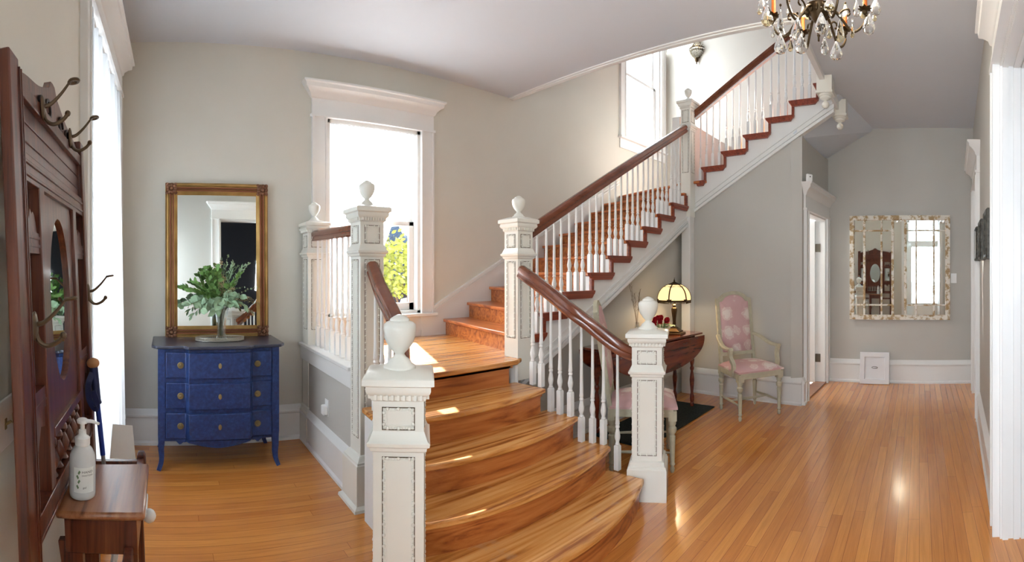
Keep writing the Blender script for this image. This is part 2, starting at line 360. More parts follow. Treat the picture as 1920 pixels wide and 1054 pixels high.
# frames: local x along wall, local -y into room
FW = T(wx(-.45), -.45, 0) @ RZ(pi / 2 - WA)            # x_local = distance north from y=-.45
FU = T(ex(NY + .1), NY + .1, 0) @ RZ(-pi / 2 - EA)
FE = T(e0(NY + .1), NY + .1, 0) @ RZ(-pi / 2 - .03)     # x_local = distance south from y=3.95
FS = T(6.4, sy(6.4), 0) @ RZ(pi + math.atan(-.072))        # x_local = distance west from x=6.4
WWIN = (2.68, 3.88, .12, 2.69)                         # curtained window in west wall (local)
WDOOR = (.12, 1.02, 0, 2.75)                           # glazed entry door behind the camera
wallrun('wall_west', [WWIN, WDOOR], FW, 4.4, 3.4, 'wall')
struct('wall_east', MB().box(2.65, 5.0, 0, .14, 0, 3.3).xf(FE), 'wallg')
struct('wall_stairwell_east', MB().box(0, 3.35, 0, .14, 2.0, 5.6).xf(FU), 'wall')
SD = (3.93, 5.52, 0, 2.48)                             # cased opening, x 2.48 .. .9
SD2 = (1.00, 1.90, 0, 2.30)
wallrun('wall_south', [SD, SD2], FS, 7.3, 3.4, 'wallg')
struct('wall_stairwell', MB().box(3.2, 3.375, .75, NY + .1, H + .2, 5.6).box(3.375, 6.3, .70, .86, H + .2, 5.6), 'ceil')
# rooms beyond: dark room south, bright room behind the small door
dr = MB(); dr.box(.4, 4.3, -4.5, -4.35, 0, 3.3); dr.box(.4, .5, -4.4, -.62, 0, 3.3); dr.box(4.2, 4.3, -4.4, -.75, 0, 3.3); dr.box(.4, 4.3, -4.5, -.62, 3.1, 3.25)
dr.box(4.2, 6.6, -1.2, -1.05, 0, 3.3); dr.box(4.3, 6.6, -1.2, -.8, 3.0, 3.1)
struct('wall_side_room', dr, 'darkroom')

# ---------------- closet / stair-side walls
SPY = 2.66                                              # wall plane below flight one
CX0, CX1 = 4.93, 4.815                                  # plane below flight two (y 2.55 -> 1.20)
CYD = 1.20
def dy(x): return CYD - .046 * (x - CX1)
DO = (5.00, 5.83, 2.03)
k = MB()
k.extr([(2.36, SPY, 0), (4.95, SPY, 0), (4.95, SPY, 2.1), (2.36, SPY, .72)], (0, .1, 0))
k.extr([(CX0 + .015, 2.72, 0), (CX1 + .015, CYD, 0), (CX1 + .015, CYD, 2.84), (CX0 + .015, 2.62, 2.04), (CX0 + .015, 2.72, 2.04)], (.1, 0, 0))
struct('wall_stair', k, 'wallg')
k = MB()
def dwall(xa, xb, z0, z1): k.extr([(xa, dy(xa), z0), (xb, dy(xb), z0), (xb, dy(xb), z1), (xa, dy(xa), z1)], (0, .12, 0))
dwall(CX1, DO[0], 0, 2.775); dwall(DO[0], DO[1], DO[2], 2.775); dwall(DO[1], 6.16, 0, 2.79)
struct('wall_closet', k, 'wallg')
# sloped soffit of the top flight
struct('ceiling_soffit', MB().extr([(4.82, .80, cz(4.82) + .005), (6.16, .49, cz(6) + .03), (6.3, 1.25, 2.76), (4.82, 1.25, 2.76)], (0, .05, .06)).extr([(4.94, 1.25, 2.74), (6.3, 1.25, 2.74), (6.5, 2.6, 2.0), (4.94, 2.6, 2.0)], (0, 0, .06)), 'ceil')

# ---------------- baseboards
def base_prof(o=.022): return [(0, 0), (o + .012, 0), (o + .012, .02), (o, .035), (o, .215), (o + .010, .225), (o + .010, .238), (o, .25), (o * .4, .275), (0, .285)]
def baseboard(name, a, b, out, hs=1.):
    """from a to b (xy), out = unit vector into room"""
    a = Vector((*a, 0)); b = Vector((*b, 0)); o = Vector((*out, 0)).normalized()
    m = MB(); p = base_prof(); m.extr([a + o * x + Vector((0, 0, z * hs)) for x, z in p], b - a); return struct(name, m, 'trim', fixn=True)
baseboard('baseboard_north', (wx(NY), NY), (1.13, NY), (0, -1))
baseboard('baseboard_west', (wx(3.62), 3.62), (wx(NY), NY), (1, 0))
baseboard('baseboard_stair', (2.42, SPY), (4.92, SPY), (0, -1))
baseboard('baseboard_stairside', (CX0, 2.66), (CX1, CYD), (-1, 0))
baseboard('baseboard_east', (e0(1.12), 1.12), (e0(-.66), -.66), (-1, .03))
baseboard('baseboard_south', (2.62, sy(2.62)), (4.36, sy(4.36)), (0, 1))
baseboard('baseboard_closet', (CX1 - .01, CYD), (DO[0] - .12, dy(4.9)), (0, -1))

# ---------------- cased windows and doors
def casing(parent, a, b, z0, z1, cw=.135, pr=.024, head=True, stool=False, crown=1.):
    """casing round an opening a..b, z0..z1 in the wall's local frame (room side -y)"""
    m = MB()
    for s0, s1 in ((a - cw, a), (b, b + cw)):
        m.box(s0, s1, -pr, 0, max(0, z0 - .02), z1)
        m.box(s0, s0 + .02, -pr - .012, -pr, max(0, z0 - .02), z1); m.box(s1 - .018, s1, -pr - .008, -pr, max(0, z0 - .02), z1)
    obj('side_casing', m, 'trim', parent)
    h = MB(); h.box(a - cw, b + cw, -pr, 0, z1, z1 + .16); h.box(a - cw - .012, b + cw + .012, -pr - .016, 0, z1 - .004, z1 + .018)
    obj('head_casing', h, 'trim', parent)
    c = MB(); q = [(pr, 0), (pr + .012, .01), (pr + .02, .035), (pr + .045, .06), (pr + .07, .075), (pr + .075, .105), (pr + .09, .112), (pr + .09, .128), (0, .128), (0, 0)]
    vs = []
    for e, sx in ((a - cw, -1), (b + cw, 1)):
        for o_, z in q: vs.append((e + sx * max(0, o_ - pr) * crown if o_ > 0 else e + sx * .09 * (1 if z > .1 else 0), -o_, z1 + .15 + z))
    n_ = len(q); c.add(vs, [tuple(range(n_)), tuple(range(2 * n_ - 1, n_ - 1, -1))] + [(i, i + n_, (i + 1) % n_ + n_, (i + 1) % n_) for i in range(n_)])
    obj('crown_molding', c, 'trim', parent, fixn=True)
def frame_at(name, mat4, kind='structure', **k):
    o = empty(name, mat4.to_translation(), kind=kind, tilt=tuple(mat4.to_euler()), **k); return o
def sash_window(name, fr, a, b, z0, z1, mid, depth=.07, stool=True):
    p = frame_at(name, fr); casing(p, a, b, z0, z1)
    j = MB(); j.box(a, a + .03, 0, .14, z0, z1); j.box(b - .03, b, 0, .14, z0, z1); j.box(a, b, 0, .14, z1 - .035, z1); j.box(a, b, 0, .14, z0 - .0, z0 + .025)
    obj('jamb', j, 'trim', p)
    for nm, q0, q1, yy in (('lower_sash', z0 + .025, mid + .02, depth), ('upper_sash', mid - .02, z1 - .035, depth + .035)):
        s = MB(); x0, x1 = a + .03, b - .03
        s.box(x0, x0 + .05, yy, yy + .03, q0, q1); s.box(x1 - .05, x1, yy, yy + .03, q0, q1); s.box(x0, x1, yy, yy + .03, q1 - .04, q1); s.box(x0, x1, yy, yy + .03, q0, q0 + .07 if nm[0] == 'l' else q0 + .04)
        so_ = obj(nm, s, 'trim', p, bevel=.003)
        obj('pane', MB().box(x0 + .05, x1 - .05, yy + .012, yy + .016, q0 + .04, q1 - .04), 'glass', so_)
    if stool:
        obj('stool', MB().box(a - .16, b + .16, -.065, .05, z0 - .03, z0), 'trim', p, bevel=.006)
    obj('apron', MB().box(a - .13, b + .13, -.02, 0, z0 - .16, z0 - .03), 'trim', p, bevel=.003)
    return p
w1 = sash_window('window_1', T(0, NY, 0), W1[0] + .015, W1[1], W1[2], W1[3], 1.83)
obj('lower_side_panel', MB().box(W1[0] - .12, W1[0], -.024, 0, .785, 1.0).box(W1[1], W1[1] + .135, -.024, 0, .785, 1.0), 'trim', w1)
w2 = sash_window('window_2', T(0, NY, 0), W2[0], W2[1], W2[2], W2[3], 4.2)
w3 = sash_window('window_3', FW, *WWIN, 1.5, stool=True)
# west entry door (glazed, with transom) behind the camera
wd = frame_at('door_1', FW); casing(wd, *WDOOR)
d = MB(); a, b, z0, z1 = WDOOR; d.box(a, a + .12, .03, .07, 0, 2.1); d.box(b - .12, b, .03, .07, 0, 2.1); d.box(a, b, .03, .07, 1.98, 2.14); d.box(a, b, .03, .07, 0, .55); d.box(a, b, .03, .07, 2.66, 2.75); d.box(a, a + .04, .03, .07, 2.1, 2.7); d.box(b - .04, b, .03, .07, 2.1, 2.7)
obj('door_leaf', d, 'trim', wd); obj('door_pane', MB().box(a + .12, b - .12, .048, .052, .55, 1.98), 'glass', wd); obj('transom_pane', MB().box(a + .04, b - .04, .048, .052, 2.14, 2.66), 'glass', wd)
# south cased opening with the dark sliding door edge
sd = frame_at('door_2', FS); casing(sd, *SD, cw=.13, pr=.03)
j = MB(); a, b = SD[0], SD[1]
j.box(a - .002, a + .02, 0, .20, 0, 2.48); j.box(b - .02, b, 0, .20, 0, 2.48); j.box(a, b, 0, .20, 2.46, 2.48)
for u in (.012, .07, .11): j.box(a + .02, a + .032, u, u + .03, 0, 2.46); j.box(b - .032, b - .02, u, u + .03, 0, 2.46); j.box(a, b, u, u + .03, 2.448, 2.46)
obj('jamb', j, 'trim', sd)
dl = obj('door_leaf', MB().box(a + .035, a + .20, .16, .20, .01, 2.44), 'doordark', sd)
obj('hinge', MB().box(a + .0325, a + .045, .150, .162, 1.02, 1.13).lathe([(.007, 0), (.007, .12)], (a + .042, .153, 1.015), 10), 'steel', dl)
s2 = frame_at('door_3', FS); casing(s2, *SD2, cw=.12, pr=.03)
obj('door_leaf', MB().box(SD2[0], SD2[1], .06, .1, 0, SD2[3]), 'doorw', s2)
# small panelled door to the back room
FD = T(CX1, CYD, 0) @ RZ(math.atan(-.046)); dd = frame_at('door_4', FD)
casing(dd, DO[0] - CX1, DO[1] - CX1, 0, DO[2], cw=.125, pr=.022)
j = MB(); a, b = DO[0] - CX1, DO[1] - CX1; j.box(a, a + .02, 0, .13, 0, DO[2]); j.box(b - .02, b, 0, .13, 0, DO[2]); j.box(a, b, 0, .13, DO[2] - .02, DO[2])
obj('jamb', j, 'trim', dd); obj('threshold', MB().box(a, b, -.01, .14, 0, .018), 'treetop', dd)
lf = MB(); lw = .78
lf.box(0, lw, 0, .035, .012, 2.0)
pan = MB()
for zz in range(5): pan.box(.10, lw - .10, -.006, .041, .12 + zz * .375, .12 + zz * .375 + .27)
LM = T(b - .022, .125, 0) @ RZ(R(93))
dlf = obj('door_leaf', lf.xf(LM), 'doorw', dd); obj('raised_panel', pan.xf(LM), 'doorw', dlf, bevel=.006)
for hz in (.26, 1.62): obj('hinge', MB().box(b - .03, b - .0195, .06, .128, hz, hz + .10), 'steel', dd)
struct('wall_back_room', MB().box(4.95, 6.6, 2.7, 2.8, 0, 3.2), 'doorw')

# trim round the stair opening and the stair skirt on the north wall
struct('trim_1', MB().box(3.35, 3.375, .88, NY, H - .010, H + .02).box(3.375, 3.42, .9, NY, H - .018, H + .2), 'trim', bevel=.004)
tm = MB(); tm.extr([(3.345, .87, cz(3.4) - .04), (4.84, .87, cz(4.84) - .04), (4.84, .92, cz(4.84) - .04), (3.345, .92, cz(3.4) - .04)], (0, 0, .06)); struct('trim_2', tm, 'trim', bevel=.004)
sk = MB(); sl = (1.544 - 1.067) / (3.30 - 2.406)
def skz(x): return 1.067 + sl * (x - 2.406)
sk.extr([(2.397, NY, .785), (2.397, NY, skz(2.397)), (4.9, NY, skz(4.9)), (4.9, NY, skz(4.9) - .5), (3.2, NY, .9), (2.6, NY, .785)], (0, -.018, 0))
for a_, b_ in ((0, .018), (.035, .05)): sk.extr([(2.397, NY - .018, skz(2.397) - a_), (5.3, NY - .018, skz(5.3) - a_), (5.3, NY - .018, skz(5.3) - b_), (2.397, NY - .018, skz(2.397) - b_)], (0, -.014, 0))
struct('trim_3', sk, 'trim')
lb = MB(); lb.box(W1[0] - .12, 2.5, NY - .015, NY, .785, .97); struct('baseboard_landing', lb, 'trim', bevel=.003)

# ================================================================ stairs
RZN = .157
YE = {1: 1.55, 2: 1.769, 3: 1.985, 4: 2.19, 5: 2.42}; BU = {1: .165, 2: .10, 3: .09, 4: .065, 5: 0.}
XL = {1: .95, 2: 1.0, 3: 1.03, 4: 1.05, 5: 1.20}; XR = {1: 2.40, 2: 2.365, 3: 2.31, 4: 2.225, 5: 2.16}
def nose(n, x): xc = (XL[n] + XR[n]) / 2; hw = (XR[n] - XL[n]) / 2; return YE[n] - BU[n] * (1 - ((x - xc) / hw) ** 2)
low = empty('staircase', (1.7, 2.0, 0), label='flared lower flight of five wide golden oak steps with curved fronts rising to the landing', cat='stairs')
for i in range(1, 5):
    z = RZN * i; xs = [XL[i] + (XR[i] - XL[i]) * k / 20 for k in range(21)]
    fr = [(x, nose(i, x)) for x in xs]
    obj('tread', MB().prism(fr + [(XR[i] - .02, YE[i + 1] + .05), (XL[i] + .02, YE[i + 1] + .05)], z - .032, z), 'tread', low, True, bevel=.008, ang=50)
for i in range(1, 6):
    z = RZN * i; xs = [XL[i] + .03 + (XR[i] - XL[i] - .06) * k / 20 for k in range(21)]
    obj('riser', MB().prism([(x, nose(i, x) + .028) for x in xs] + [(x, nose(i, x) + .05) for x in xs[::-1]], z - RZN, z - .032), 'riser', low, True, ang=50)
    obj('cove_strip', MB().prism([(x, nose(i, x) + .014) for x in xs] + [(x, nose(i, x) + .03) for x in xs[::-1]], z - .047, z - .032), 'riser', low, True, ang=50)
for sgn, X in ((-1, XL), (1, XR)):
    m = MB()
    for i in range(1, 5):
        e0, e1 = X[i] - sgn * .03, X[i + 1] - sgn * .03
        if i == 4: e1 = X[4] - sgn * .03
        q = [(e0, YE[i] + .03), (e1, YE[i + 1] + .03), (e1 - sgn * .03, YE[i + 1] + .03), (e0 - sgn * .03, YE[i] + .03)]
        m.prism(q, 0, RZN * i - .032)
    obj('stringer', m, 'trim', low, True, fixn=True)
ZL = RZN * 5
land = empty('stair_landing', (1.7, 3.0, ZL), label='square oak stair landing of worn golden boards under the curtained window', cat='landing')
W1N = (2.30, 2.58)
pl = [(1.24, 2.42), (2.18, 2.42), (2.26, 2.47), (2.40, 2.52), (2.62, NY), (1.24, NY)]
obj('landing_floor', MB().prism(pl, ZL - .032, ZL), 'tread', land, True, bevel=.008)
obj('cove_strip', MB().box(1.25, 2.15, 2.434, 2.45, ZL - .047, ZL - .032), 'riser', land, True)
obj('right_side_panel', MB().box(2.19, 2.215, 2.45, SPY, 0, ZL - .04), 'trim', land, True)

ZB, RU = .785, .148
OX = [None, 2.30, 2.50, 2.76] + [3.07 + .2745 * k for k in range(6)] + [4.745]
WXS = [None, 2.51, 2.79, 3.07] + [o + .22 for o in OX[4:]]
YO = 2.50
def zk(k): return ZB + RU * k
f1 = empty('staircase', (3.4, 3.0, ZB), label='long middle flight of oak steps running up along the window wall between two newels', cat='stairs')
def bracket(parent, a, b, z, f):
    """return nosing seen from the side; f maps (u, out, z) to world"""
    pts = [(a - .005, z), (b + .055, z), (b + .055, z - .012), (b + .045, z - .03), (b + .038, z - .034), (b + .015, z - .062), (a + .03, z - .062), (a + .02, z - .036), (a + .005, z - .03), (a - .005, z - .012)]
    p0 = [Vector(f(u, 0, zz)) for u, zz in pts]; p1 = [Vector(f(u, 1, zz)) for u, zz in pts]; n_ = len(pts)
    obj('nosing_bracket', MB().add(p0 + p1, [tuple(range(n_)), tuple(range(2 * n_ - 1, n_ - 1, -1))] + [(i, i + n_, (i + 1) % n_ + n_, (i + 1) % n_) for i in range(n_)]), 'bracket', parent, True, fixn=True)
for k in range(1, 11):
    z = zk(k); a, wa = OX[k], WXS[k]
    if k < 10: b, wb = OX[k + 1] + .05, WXS[k + 1] + .05; poly = [(a, YO + .03), (b, YO + .03), (wb, NY), (wa, NY)]
    else: poly = [(a, YO + .03), (4.93, YO + .03), (5.0, 2.66), (5.36, NY), (wa, NY)]
    obj('tread', MB().prism(poly, z - .03, z), 'treadw', f1, True, bevel=.007)
    obj('riser', MB().prism([(a + .028, YO + .035), (a + .05, YO + .035), (wa + .05, NY), (wa + .028, NY)], z - RU, z - .03), 'riser', f1, True)
    if k < 10 and k > 0: bracket(f1, max(a, 2.41), OX[k + 1], z, lambda u, o, zz: (u, YO + .035 * o, zz))
    if k < 10:
        obj('riser_end', MB().box(OX[k + 1] + .026, OX[k + 1] + .052, YO + .012, YO + .036, z, z + RU - .03), 'bracket', f1, True)
# stringer of the middle flight
def sbz(x): return 1.86 + .5316 * (x - 4.74)
m = MB(); top = []
for k in range(1, 11):
    top += [(max(OX[k], 2.3) + .03, zk(k - 1) - .0 if k > 1 else .6), (max(OX[k], 2.3) + .03, zk(k) - .03)]
pts = [(2.33, .6)] + top[1:] + [(4.86, zk(10) - .03), (4.86, sbz(4.86)), (2.33, sbz(2.33))]
for i in range(1, 11):
    a = OX[i] + .03; b = OX[i + 1] + .03 if i < 10 else 4.86
    m.extr([(a, YO + .03, sbz(a)), (b, YO + .03, sbz(b)), (b, YO + .03, zk(i) - .03), (a, YO + .03, zk(i) - .03)], (0, .06, 0))
obj('stringer', m, 'trim', f1, True, fixn=True)
m = MB()
for lo, hi, pr in ((0, .032, .022), (.044, .056, .016), (.100, .110, .012)):
    m.extr([(2.30, YO + .03, sbz(2.30) + lo), (4.82, YO + .03, sbz(4.82) + lo), (4.82, YO + .03, sbz(4.82) + hi), (2.30, YO + .03, sbz(2.30) + hi)], (0, -pr, 0))
obj('stringer_molding', m, 'trim', f1, True, fixn=True)
obj('underside', MB().extr([(2.30, YO + .09, sbz(2.3) + .02), (4.9, YO + .09, sbz(4.9) + .02), (4.9, YO + .09, sbz(4.9) + .05), (2.30, YO + .09, sbz(2.3) + .05)], (0, .09, 0)), 'trim', f1, True, fixn=True)

# top flight, turning toward the camera side
YN = {12: 2.385, 13: 2.13, 14: 1.862, 15: 1.596, 16: 1.335, 17: 1.071, 18: .81}
def PX(y): return CX0 - .085 * (2.55 - y)
f2 = empty('staircase', (5.4, 1.8, ZB), label='upper flight with white stringer climbing over the closet toward the ceiling opening', cat='stairs')
z = zk(11)
obj('tread', MB().prism([(4.90, 2.60), (PX(2.35) - .03, 2.48), (PX(2.35) - .03, 2.33), (ex(2.33), 2.33), (ex(NY), NY), (5.33, NY)], z - .03, z), 'treadw', f2, True, bevel=.007)
obj('riser', MB().prism([(4.95, 2.62), (4.97, 2.62), (5.38, NY), (5.36, NY)], z - RU, z - .03), 'riser', f2, True)
def fb(u, o, zz): y = -u; return (PX(y) - .035 + .03 * o, y, zz)
bracket(f2, -2.47, -2.385, z, fb)
for k in range(12, 18):
    z = zk(k); a, b = YN[k], YN[k + 1] - .05
    obj('tread', MB().prism([(PX(a) - .01, a), (PX(b) - .01, b), (ex(b), b), (ex(a), a)], z - .03, z), 'treadw', f2, True, bevel=.007)
    if k < 18: bracket(f2, -YN[k], -YN[k + 1], z, fb)
for k in range(12, 19):
    z = zk(k); a = YN[k]
    obj('riser', MB().prism([(PX(a) - .005, a - .028), (PX(a) - .005, a - .05), (ex(a), a - .05), (ex(a), a - .028)], z - RU, z - .03), 'riser', f2, True)
    obj('riser_end', MB().box(PX(a) - .026, PX(a) - .004, a - .052, a - .026, z - RU, z - .03), 'bracket', f2, True)
def s2z(y): return 2.05 + .575 * (2.5 - y)
m = MB(); ks = [11] + list(range(12, 18))
for i, k in enumerate(ks):
    a = 2.52 if k == 11 else YN[k] - .03; b = YN[k + 1] - .03
    if k == 17: b = .86
    m.extr([(PX(a), a, s2z(a)), (PX(b), b, s2z(b)), (PX(b), b, zk(k) - .03), (PX(a), a, zk(k) - .03)], (.06, 0, 0))
obj('stringer', m, 'trim', f2, True, fixn=True)
m = MB()
for lo, hi, pr in ((0, .032, .022), (.044, .056, .016), (.100, .110, .012)):
    m.extr([(PX(2.5), 2.5, s2z(2.5) + lo), (PX(.86), .86, s2z(.86) + lo), (PX(.86), .86, s2z(.86) + hi), (PX(2.5), 2.5, s2z(2.5) + hi)], (-pr, 0, 0))
obj('stringer_molding', m, 'trim', f2, True, fixn=True)

# ---------------- newels
URN = [(.060, 0), (.062, .008), (.058, .014), (.046, .022), (.040, .034), (.024, .046), (.018, .056), (.021, .062), (.034, .075), (.050, .098), (.059, .122), (.0625, .150), (.060, .168), (.050, .177), (.037, .182), (.037, .187), (.033, .191), (.022, .198), (.010, .204), (.001, .205)]
def bead_frame(mb, gr, h, u, z0, z1, big=True):
    """bead-and-reel frame on each of four faces; half width h, panel half width u"""
    for q in range(4):
        Rm = RZ(q * pi / 2); t = .0016; w_ = .0035
        g = MB()
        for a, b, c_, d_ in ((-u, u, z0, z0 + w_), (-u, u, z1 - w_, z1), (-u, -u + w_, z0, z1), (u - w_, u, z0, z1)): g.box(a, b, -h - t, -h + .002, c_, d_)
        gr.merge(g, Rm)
        b_ = MB(); ui, zi0, zi1 = u - .007, z0 + .007, z1 - .007; pit = .013; r = .0052
        for L, f in ((2 * ui, 0), (zi1 - zi0, 1)):
            n_ = max(2, int(L / pit))
            for i in range(n_ + 1):
                s_ = L * i / n_
                big_ = (i % 3 == 1)
                rr = r * (1.15 if big_ else .8)
                for side in (0, 1):
                    if f == 0: p = (-ui + s_, -h - .001, zi1 if side else zi0); sc = (1.25 if big_ else .5, 1, 1.1)
                    else: p = (ui if side else -ui, -h - .001, zi0 + s_); sc = (1.1, 1, 1.25 if big_ else .5)
                    b_.ball(p, rr, 6, 4, sc)
        for a, b, c_, d_ in ((-ui + .006, ui - .006, zi0 + .006, zi0 + .011), (-ui + .006, ui - .006, zi1 - .011, zi1 - .006), (-ui + .006, -ui + .011, zi0 + .006, zi1 - .006), (ui - .011, ui - .006, zi0 + .006, zi1 - .006)): b_.box(a, b, -h - .003, -h + .001, c_, d_)
        mb.merge(b_, Rm)
def newel(loc, rz, label, h, cap, ztop, zring, zl0, zbase, zplinth=.24, plinth=.12, us=1., shoe=False, post=None):
    p = empty('newel_post', loc, rz, label, 'newel post', 'white panelled newel posts with urn finials')
    g = loc[2]; b0 = zbase - g
    m = MB().sq([(h, b0), (h, ztop - g - .05)]); obj('shaft', m, 'newel', p, bevel=.003)
    if plinth:
        q = zplinth - g
        m = MB().sq([(plinth, 0), (plinth, q - .05), (plinth - .006, q - .045), (plinth - .006, q - .035), (plinth - .014, q - .03), (h + .012, q - .008), (h, q)])
        if shoe: m.sq([(plinth + .022, 0), (plinth + .02, .016), (plinth + .002, .03)])
        obj('plinth', m, 'newel', p)
    r = zring - g
    obj('neck_molding', MB().sq([(h, r - .03), (h + .008, r - .024), (h + .010, r - .012), (h + .019, r - .006), (h + .021, r + .006), (h + .013, r + .012), (h, r + .045)]), 'newel', p)
    c = ztop - g
    cm = MB().sq([(h, c - .105), (h + .006, c - .10), (h + .008, c - .085), (h + .020, c - .075), (h + .024, c - .064), (cap - .012, c - .050), (cap, c - .044), (cap, c - .022), (cap - .008, c - .016), (.05, c), (.0, c)])
    for q in range(4):
        for i in range(9): cm.merge(MB().box(-.005, .005, -h - .018, -h - .004, c - .098, c - .080).xf(T((i - 4) * h * .22, 0, 0)), RZ(q * pi / 2))
    obj('cap', cm, 'newel', p)
    bd, gr = MB(), MB()
    bead_frame(bd, gr, h, h * .64, r + .05, c - .125); bead_frame(bd, gr, h, h * .64, zl0 - g, r - .045)
    bo = obj('bead_molding', bd, 'newel', p); obj('groove_shade_strip', gr, 'groove_shade', bo)  # dark strips painted in for the shade in the gaps round the beads
    f = MB().lathe([(a * us, b * us) for a, b in URN], (0, 0, c - .006), 28); obj('urn_finial', f, 'newel', p, ang=50)
    if post: obj('lower_post', MB().sq([(post, -g), (post, b0 + .01)]), 'trim', p, bevel=.004)
    return p
newel((.850, 1.600, 0), -.49 - .05, 'ivory newel post with urn finial nearest the camera, left of the bottom step', .0925, .128, 1.033, .775, .27, 0)
newel((2.540, 1.610, 0), -1.01 - .075, 'ivory newel post with urn finial beside the side chair, right of the bottom step', .0925, .128, 1.033, .775, .27, 0)
newel((1.19, 2.665, 0), 0, 'tall white newel post on the floor at the left corner of the landing', .077, .112, 1.79, 1.507, .40, 0, .31, .115, .78, True)
newel((2.305, 2.545, RZN * 4), 0, 'tall white newel post where two handrails meet above the fourth step', .072, .105, 1.775, 1.505, .92, RZN * 4, plinth=0, us=.78)
newel((1.20, 3.742, 0), 0, 'white newel post against the wall at the back end of the landing rail', .077, .105, 1.80, 1.53, .92, 0, .30, .10, .78)
newel((4.865, 2.545, 2.0), 0, 'upper newel post at the turn of the stair in front of the sunlit stairwell', .062, .1, 3.335, 3.02, 2.50, 2.0, plinth=0, us=.72, post=.055)

# ---------------- balusters
def baluster_mesh(h):
    m = MB(); s = .0165; m.sq([(s, 0), (s, .148), (s - .004, .155)])
    m.lathe([(.011, .15), (.016, .160), (.0125, .167), (.0115, .176), (.0175, .198), (.0185, .212), (.013, .240), (.0095, .258), (.014, .264), (.014, .272), (.0105, .278), (.0145, .286), (.0125, .305), (.0105, h * .55), (.0085, h)], (0, 0, 0), 10)
    return m
BAL = []
def baluster_run(run, handrail, items):
    for x, y, z0, z1 in items:
        o = obj('baluster', baluster_mesh(z1 - z0).xf(T(x, y, z0)), 'trim', run, True); BAL.append(o)
RAILP = [(-.028, 0), (.028, 0), (.031, .012), (.024, .024), (.024, .034), (.034, .042), (.036, .058), (.030, .074), (.014, .084), (-.014, .084), (-.030, .074), (-.036, .058), (-.034, .042), (-.024, .034), (-.024, .024), (-.031, .012)]
def rail_mesh(path, prof=RAILP): return MB().sweep(path, prof)
def smooth_path(p, n=6):
    out = []; P = [Vector(q) for q in p]
    for i in range(len(P) - 1):
        a = P[max(0, i - 1)]; b = P[i]; c_ = P[i + 1]; d = P[min(len(P) - 1, i + 2)]
        for j in range(n):
            t = j / n; out.append(.5 * ((2 * b) + (c_ - a) * t + (2 * a - 5 * b + 4 * c_ - d) * t * t + (3 * b - a - 3 * c_ + d) * t ** 3))
    out.append(P[-1]); return out
def lerp_z(path, y, ax=1):
    for a, b in zip(path[:-1], path[1:]):
        lo, hi = sorted((a[ax], b[ax]))
        if lo - 1e-6 <= y <= hi + 1e-6 and hi > lo: return a[2] + (b[2] - a[2]) * (y - a[ax]) / (b[ax] - a[ax])
    return path[-1][2]
# right-hand rail of the bottom flight
pr = smooth_path([(2.255, 2.475, 1.352), (2.243, 2.333, 1.287), (2.262, 2.15, 1.178), (2.282, 2.024, 1.092), (2.345, 1.909, .995), (2.413, 1.764, .880), (2.470, 1.690, .835)])
b1 = empty('balustrade', (2.33, 2.0, 0), label='curving balustrade on the right of the bottom flight ending at the newel beside the chair', cat='balustrade', group='white balustrades with mahogany handrails')
obj('handrail', rail_mesh(pr), 'rail', b1, True)
it = [(2.243, 2.333, 4), (2.237, 2.247, 4), (2.270, 2.190, 3), (2.266, 2.105, 3), (2.277, 2.024, 3), (2.317, 1.967, 2), (2.346, 1.900, 2), (2.366, 1.829, 2), (2.413, 1.755, 1)]
baluster_run(b1, None, [(x, y, RZN * n_, lerp_z(pr, y) + .01) for x, y, n_ in it])
# left-hand rail
pl_ = smooth_path([(1.185, 2.585, 1.375), (1.165, 2.50, 1.33), (1.125, 2.333, 1.24), (1.10, 2.15, 1.13), (1.075, 2.02, 1.05), (1.02, 1.90, .96), (.95, 1.77, .875), (.91, 1.70, .835)])
b2 = empty('balustrade', (1.05, 2.1, 0), label='short balustrade on the left of the bottom flight behind the nearest urn finial', cat='balustrade', group='white balustrades with mahogany handrails')
obj('handrail', rail_mesh(pl_), 'rail', b2, True)
it = [(1.115, 2.38, 4), (1.105, 2.28, 4), (1.10, 2.18, 3), (1.09, 2.10, 3), (1.085, 2.02, 3), (1.05, 1.95, 2), (1.02, 1.89, 2), (.99, 1.82, 2), (.955, 1.75, 1)]
baluster_run(b2, None, [(x, y, RZN * n_, lerp_z(pl_, y) + .01) for x, y, n_ in it])
# landing guard
b3 = empty('balustrade', (1.18, 3.2, .8), label='level balustrade along the landing edge between the wall newel and the tall left newel', cat='balustrade', group='white balustrades with mahogany handrails')
obj('handrail', rail_mesh([(1.185, 3.67, 1.63), (1.185, 2.74, 1.61)]), 'rail', b3, True)
baluster_run(b3, None, [(1.185, 3.60 - .107 * i, .80, 1.63) for i in range(8)])
struct('wall_landing', MB().box(1.13, 1.24, 2.74, NY, 0, .69), 'wallg')
struct('trim_4', MB().box(1.112, 1.135, 2.74, NY, .665, .775).box(1.095, 1.26, 2.74, NY, .775, .80), 'trim', bevel=.004)
baseboard('baseboard_guard', (1.13, NY - .02), (1.13, 2.76), (-1, 0))
# middle flight
def r1z(x): return 1.615 + .556 * (x - 2.39)
b4 = empty('balustrade', (3.6, 2.55, 1.2), label='long sloping balustrade of the middle flight between the central and upper newels', cat='balustrade', group='white balustrades with mahogany handrails')
obj('handrail', rail_mesh([(2.375, 2.545, r1z(2.375)), (4.81, 2.545, r1z(4.81))]), 'rail', b4, True)
it = [(2.50, 1), (2.60, 2), (2.685, 2), (2.765, 2), (2.86, 3), (2.945, 3), (3.025, 3)]
for k in range(4, 10): it += [(OX[k] + .05 + .088 * i, k) for i in range(3)]
baluster_run(b4, None, [(x, 2.555, zk(k), r1z(x) + .012) for x, k in it])
